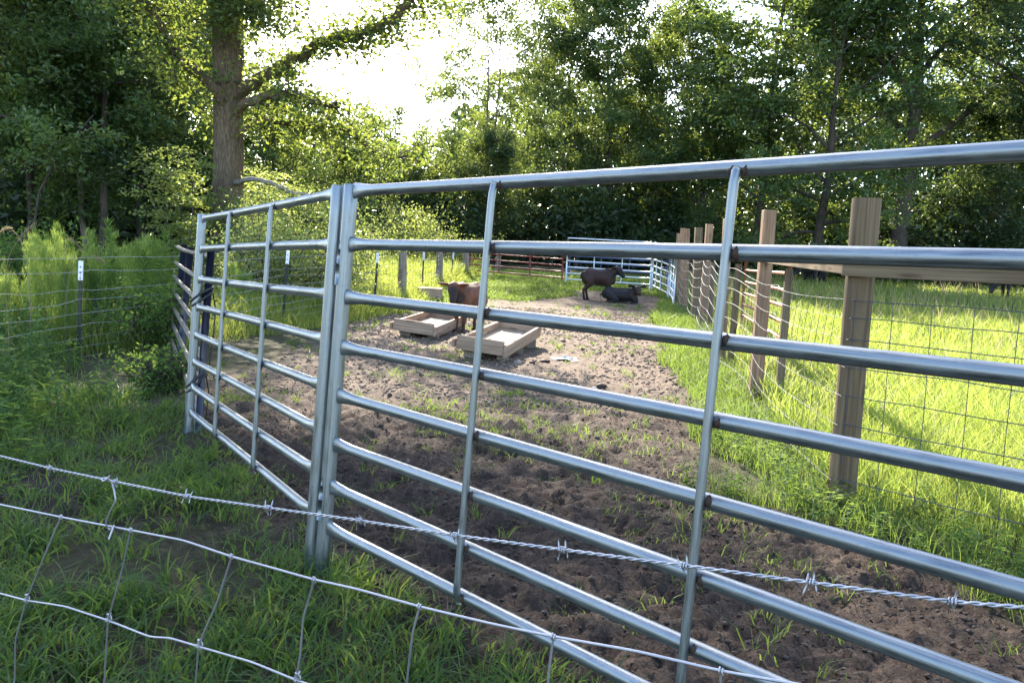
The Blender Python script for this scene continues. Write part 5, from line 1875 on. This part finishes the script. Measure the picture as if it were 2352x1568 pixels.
def calf_body(head_at, head_yaw, head_pitch, lying=False, tail=True, ear_droop=.1, legs=None, adult=0.0):
    """calf facing +X, about 0.85 m at the withers; returns builder, head frame"""
    mb = MB()
    dz = -.40 if lying else 0.0
    st = np.array([(-.49, .70, .04, .06), (-.455, .69, .10, .125), (-.40, .675, .135, .165), (-.30, .66, .150, .185), (-.18, .645, .150, .19), (-.05, .63, .160, .20),
                   (.08, .625, .160, .205), (.2, .635, .145, .205), (.3, .65, .12, .185), (.38, .655, .09, .14), (.43, .65, .04, .07)])
    if not lying:
        st[:, 2] *= 1.08; st[:, 3] *= 1.10; st[:, 1] -= .012
    if lying:
        st[:, 2] *= 1.22; st[:, 3] *= .92
    P = np.stack([st[:, 0], 0 * st[:, 0], st[:, 1] + dz], 1)
    mb.tube(P, st[:, 2:4], 20, up=(0, 0, 1))
    # withers and hip bones
    mb.tube([(-.42, 0, .815 + dz), (-.3, 0, .835 + dz), (-.1, 0, .815 + dz), (.1, 0, .82 + dz), (.26, 0, .845 + dz)], [.03, .045, .04, .04, .05], 10)
    hp = np.array(head_at, float)
    nk0 = np.array([.20, 0, .68 + dz]); nk1 = np.array([.34, 0, .74 + dz])
    mb.tube([nk0, nk1, (nk1 + hp) / 2 + [0, 0, .0], hp], [(.13, .17), (.115, .155), (.092, .125), (.082, .095)], 14, up=(0, 0, 1))
    mb.ball((.36, 0, .56 + dz), (.11, .10, .13), 12)
    R = rotz(head_yaw)
    f = R @ np.array([math.cos(head_pitch), 0, -math.sin(head_pitch)])
    s = R @ np.array([0, 1.0, 0]); u = np.cross(f, s)
    def hpnt(a, b, c): return hp + f * a + s * b + u * c
    hs_ = [(-.06, 0, .0, .065, .065), (0, 0, .012, .092, .095), (.07, 0, .012, .098, .105), (.14, 0, .0, .084, .092), (.20, 0, -.012, .067, .074), (.26, 0, -.020, .060, .060), (.30, 0, -.024, .060, .054), (.33, 0, -.026, .042, .036)]
    mb.tube([hpnt(a, 0, c) for a, b, c, w_, h_ in hs_], [(w_, h_) for a, b, c, w_, h_ in hs_], 16, up=u)
    for sg in (1, -1):
        e0 = hpnt(.0, sg * .065, .050)
        ed = norm(s * sg + u * -ear_droop - f * .10)
        pts = [e0 + ed * t for t in (0, .04, .09, .14, .185, .21)]
        mb.tube(pts, [(.020, .024), (.022, .045), (.020, .064), (.018, .060), (.014, .038), (.008, .014)], 12, up=norm(u + f * .30))
    if not lying:
        lg = legs or {}
        for sg in (1, -1):
            a = lg.get(('f', sg), 0.0)
            y = .085 * sg
            mb.tube([(.27, y * .8, .66), (.24, y * 1.2, .52), (.255 + a * .4, y, .40), (.27 + a * .8, y * .95, .275), (.265 + a, y * .95, .24), (.262 + a, y * .95, .13), (.266 + a * 1.05, y * .95, .085), (.285 + a * 1.05, y * .97, .045), (.295 + a * 1.05, y, .0)],
                    [(.07, .12), (.065, .10), (.052, .064), (.043, .048), (.040, .044), (.030, .032), (.036, .037), (.036, .040), (.042, .050)], 12, up=(1, 0, 0))
            a = lg.get(('h', sg), 0.0)
            mb.tube([(-.36, y * .8, .68), (-.33, y * 1.25, .55), (-.285 + a * .2, y * 1.3, .44), (-.36 + a * .6, y * 1.1, .35), (-.43 + a * .8, y, .285), (-.425 + a * .9, y, .24), (-.405 + a, y, .14), (-.40 + a, y, .085), (-.385 + a, y, .04), (-.37 + a, y, .0)],
                    [(.10, .15), (.095, .145), (.075, .115), (.052, .068), (.040, .048), (.034, .040), (.030, .033), (.036, .037), (.036, .040), (.042, .050)], 12, up=(1, 0, 0))
        mb.tube([(-.47, 0, .76), (-.53, 0, .70), (-.545, .01, .55), (-.54, .015, .40), (-.535, .015, .30), (-.53, .01, .24)], [.022, .018, .014, .013, .024, .010], 8)
    else:
        for sg in (1, -1):
            mb.tube([(-.36, .11 * sg, .26), (-.22, .21 * sg, .18), (-.08, .24 * sg, .10), (-.02, .24 * sg, .07)], [(.10, .13), (.085, .12), (.055, .08), (.04, .05)], 12)
            mb.tube([(-.03, .245 * sg, .06), (-.2, .28 * sg, .045), (-.3, .28 * sg, .035), (-.06, .30 * sg, .035), (.0, .30 * sg, .03)][:3], [.038, .03, .032], 10)
            mb.tube([(.27, .09 * sg, .24), (.38, .12 * sg, .14), (.46, .13 * sg, .065)], [(.07, .10), (.05, .06), (.038, .042)], 12)
            mb.tube([(.46, .13 * sg, .06), (.33, .15 * sg, .035), (.26, .15 * sg, .03)], [.036, .027, .034], 10)
        mb.tube([(-.46, 0, .34), (-.53, .05, .22), (-.54, .12, .08), (-.5, .2, .03)], [.022, .016, .014, .02], 8)
    return mb, (hp, f, s, u)


def calf(name, label, cat, pos, yaw, scale, col, face, head_at, head_yaw, head_pitch, lying=False, ear=.1, legs=None, voxel=.0175, group=None, eyes=True):
    mb, (hp, f, s, u) = calf_body(head_at, head_yaw, head_pitch, lying, True, ear, legs)
    mat = fur_mat(name + '_coat', col, face)
    me = fuse(name, mb, mat, voxel)
    co = np.zeros(len(me.vertices) * 3, np.float32); me.vertices.foreach_get('co', co); co = co.reshape(-1, 3)
    hd = np.clip(((co - (hp + f * .02)) @ f) / .10, 0, 1) * (np.linalg.norm(co - (hp + f * .13), axis=1) < .24)
    lower = np.clip((.26 - co[:, 2]) / .16, 0, 1) * (0 if lying else .85)
    tone = np.maximum(hd, lower)
    at_ = me.attributes.new('tone', 'FLOAT', 'POINT'); at_.data.foreach_set('value', tone.astype(np.float32))
    o = link(name, me)
    if eyes:
        for sg in (1, -1):
            e = MB().ball(hp + f * .10 + s * sg * .082 + u * .03, (.016, .016, .016), 10).build('eye', EYEM, o, True)
            e.matrix_parent_inverse = Matrix.Identity(4)
            e = MB().ball(hp + f * .328 + s * sg * .022 - u * .016, (.010, .008, .008), 8).build('nostril', EYEM, o, True)
            e.matrix_parent_inverse = Matrix.Identity(4)
    o.location = [float(v) for v in pos]; o.rotation_euler = (0, 0, yaw); o.scale = (scale,) * 3
    tag(o, label, cat, group)
    return o


EYEM, _n, _b = new_mat('wet_dark_eye')
_b.inputs['Base Color'].default_value = (.006, .005, .005, 1); _b.inputs['Roughness'].default_value = .15
# standing calf by the troughs: heading towards the camera and to the left, face to the camera
yaw1 = math.radians(-114)
c1 = ground_at(1060, 764)
calf('calf', 'reddish brown calf standing between the troughs facing the camera', 'calf', (c1[0] + .08, c1[1] + .05, float(gz(c1[0], c1[1]))), yaw1, .93,
     (.105, .036, .016), (.020, .010, .008), (.45, -.05, .80), math.radians(26), .85, ear=.05, legs={('f', 1): .02, ('f', -1): -.02, ('h', 1): .06, ('h', -1): -.05})
c2 = ground_at(1374, 690)
calf('calf', 'dark brown calf standing in the shade before the grey panel', 'calf', (c2[0], c2[1], float(gz(c2[0], c2[1]))), math.radians(12), .98,
     (.026, .012, .009), (.009, .006, .006), (.46, -.03, .87), math.radians(-50), .62, ear=.15, legs={('f', 1): .03, ('f', -1): -.04, ('h', 1): .10, ('h', -1): -.04})
c3 = ground_at(1424, 695)
calf('calf', 'black calf lying down beside the standing dark calf', 'calf', (c3[0], c3[1], float(gz(c3[0], c3[1])) - .01), math.radians(-12), 1.0,
     (.010, .008, .009), (.030, .015, .010), (.42, -.04, .47), math.radians(-70), .5, lying=True, ear=-.22).scale = (1.0, 1.0, .86)
GC = 'black cattle grazing under the far trees'
mbx, _h = calf_body((.56, 0, .45), 0.2, 1.1)
CATM = fur_mat('black_cattle_coat', (.008, .007, .008), (.006, .005, .006))
cme = fuse('black_cow', mbx, CATM, .022, 4)
for px, Y, yaw, lab in ((1845, 33, .3, 'black cow left of its fellow under the board between the two nearest wooden posts'), (1905, 34, 2.9, 'black cow just left of the nearest wooden post under its board'),
                        (2190, 35, .1, 'black cow in the middle of the far pasture right of the nearest post'), (2330, 30, 3.3, 'black cow nearest the right border of the pasture'), (2250, 36, 2.6, 'black cow half hidden between two others on the right')):
    o = link('black_cow', cme)
    x = colx(px, Y)
    o.location = (x, Y, float(gz(x, Y))); o.rotation_euler = (0, 0, yaw); o.scale = (1.5, 1.55, 1.45)
    tag(o, lab, 'cow', GC)

print('tris', sum(len(m.polygons) for m in bpy.data.meshes))
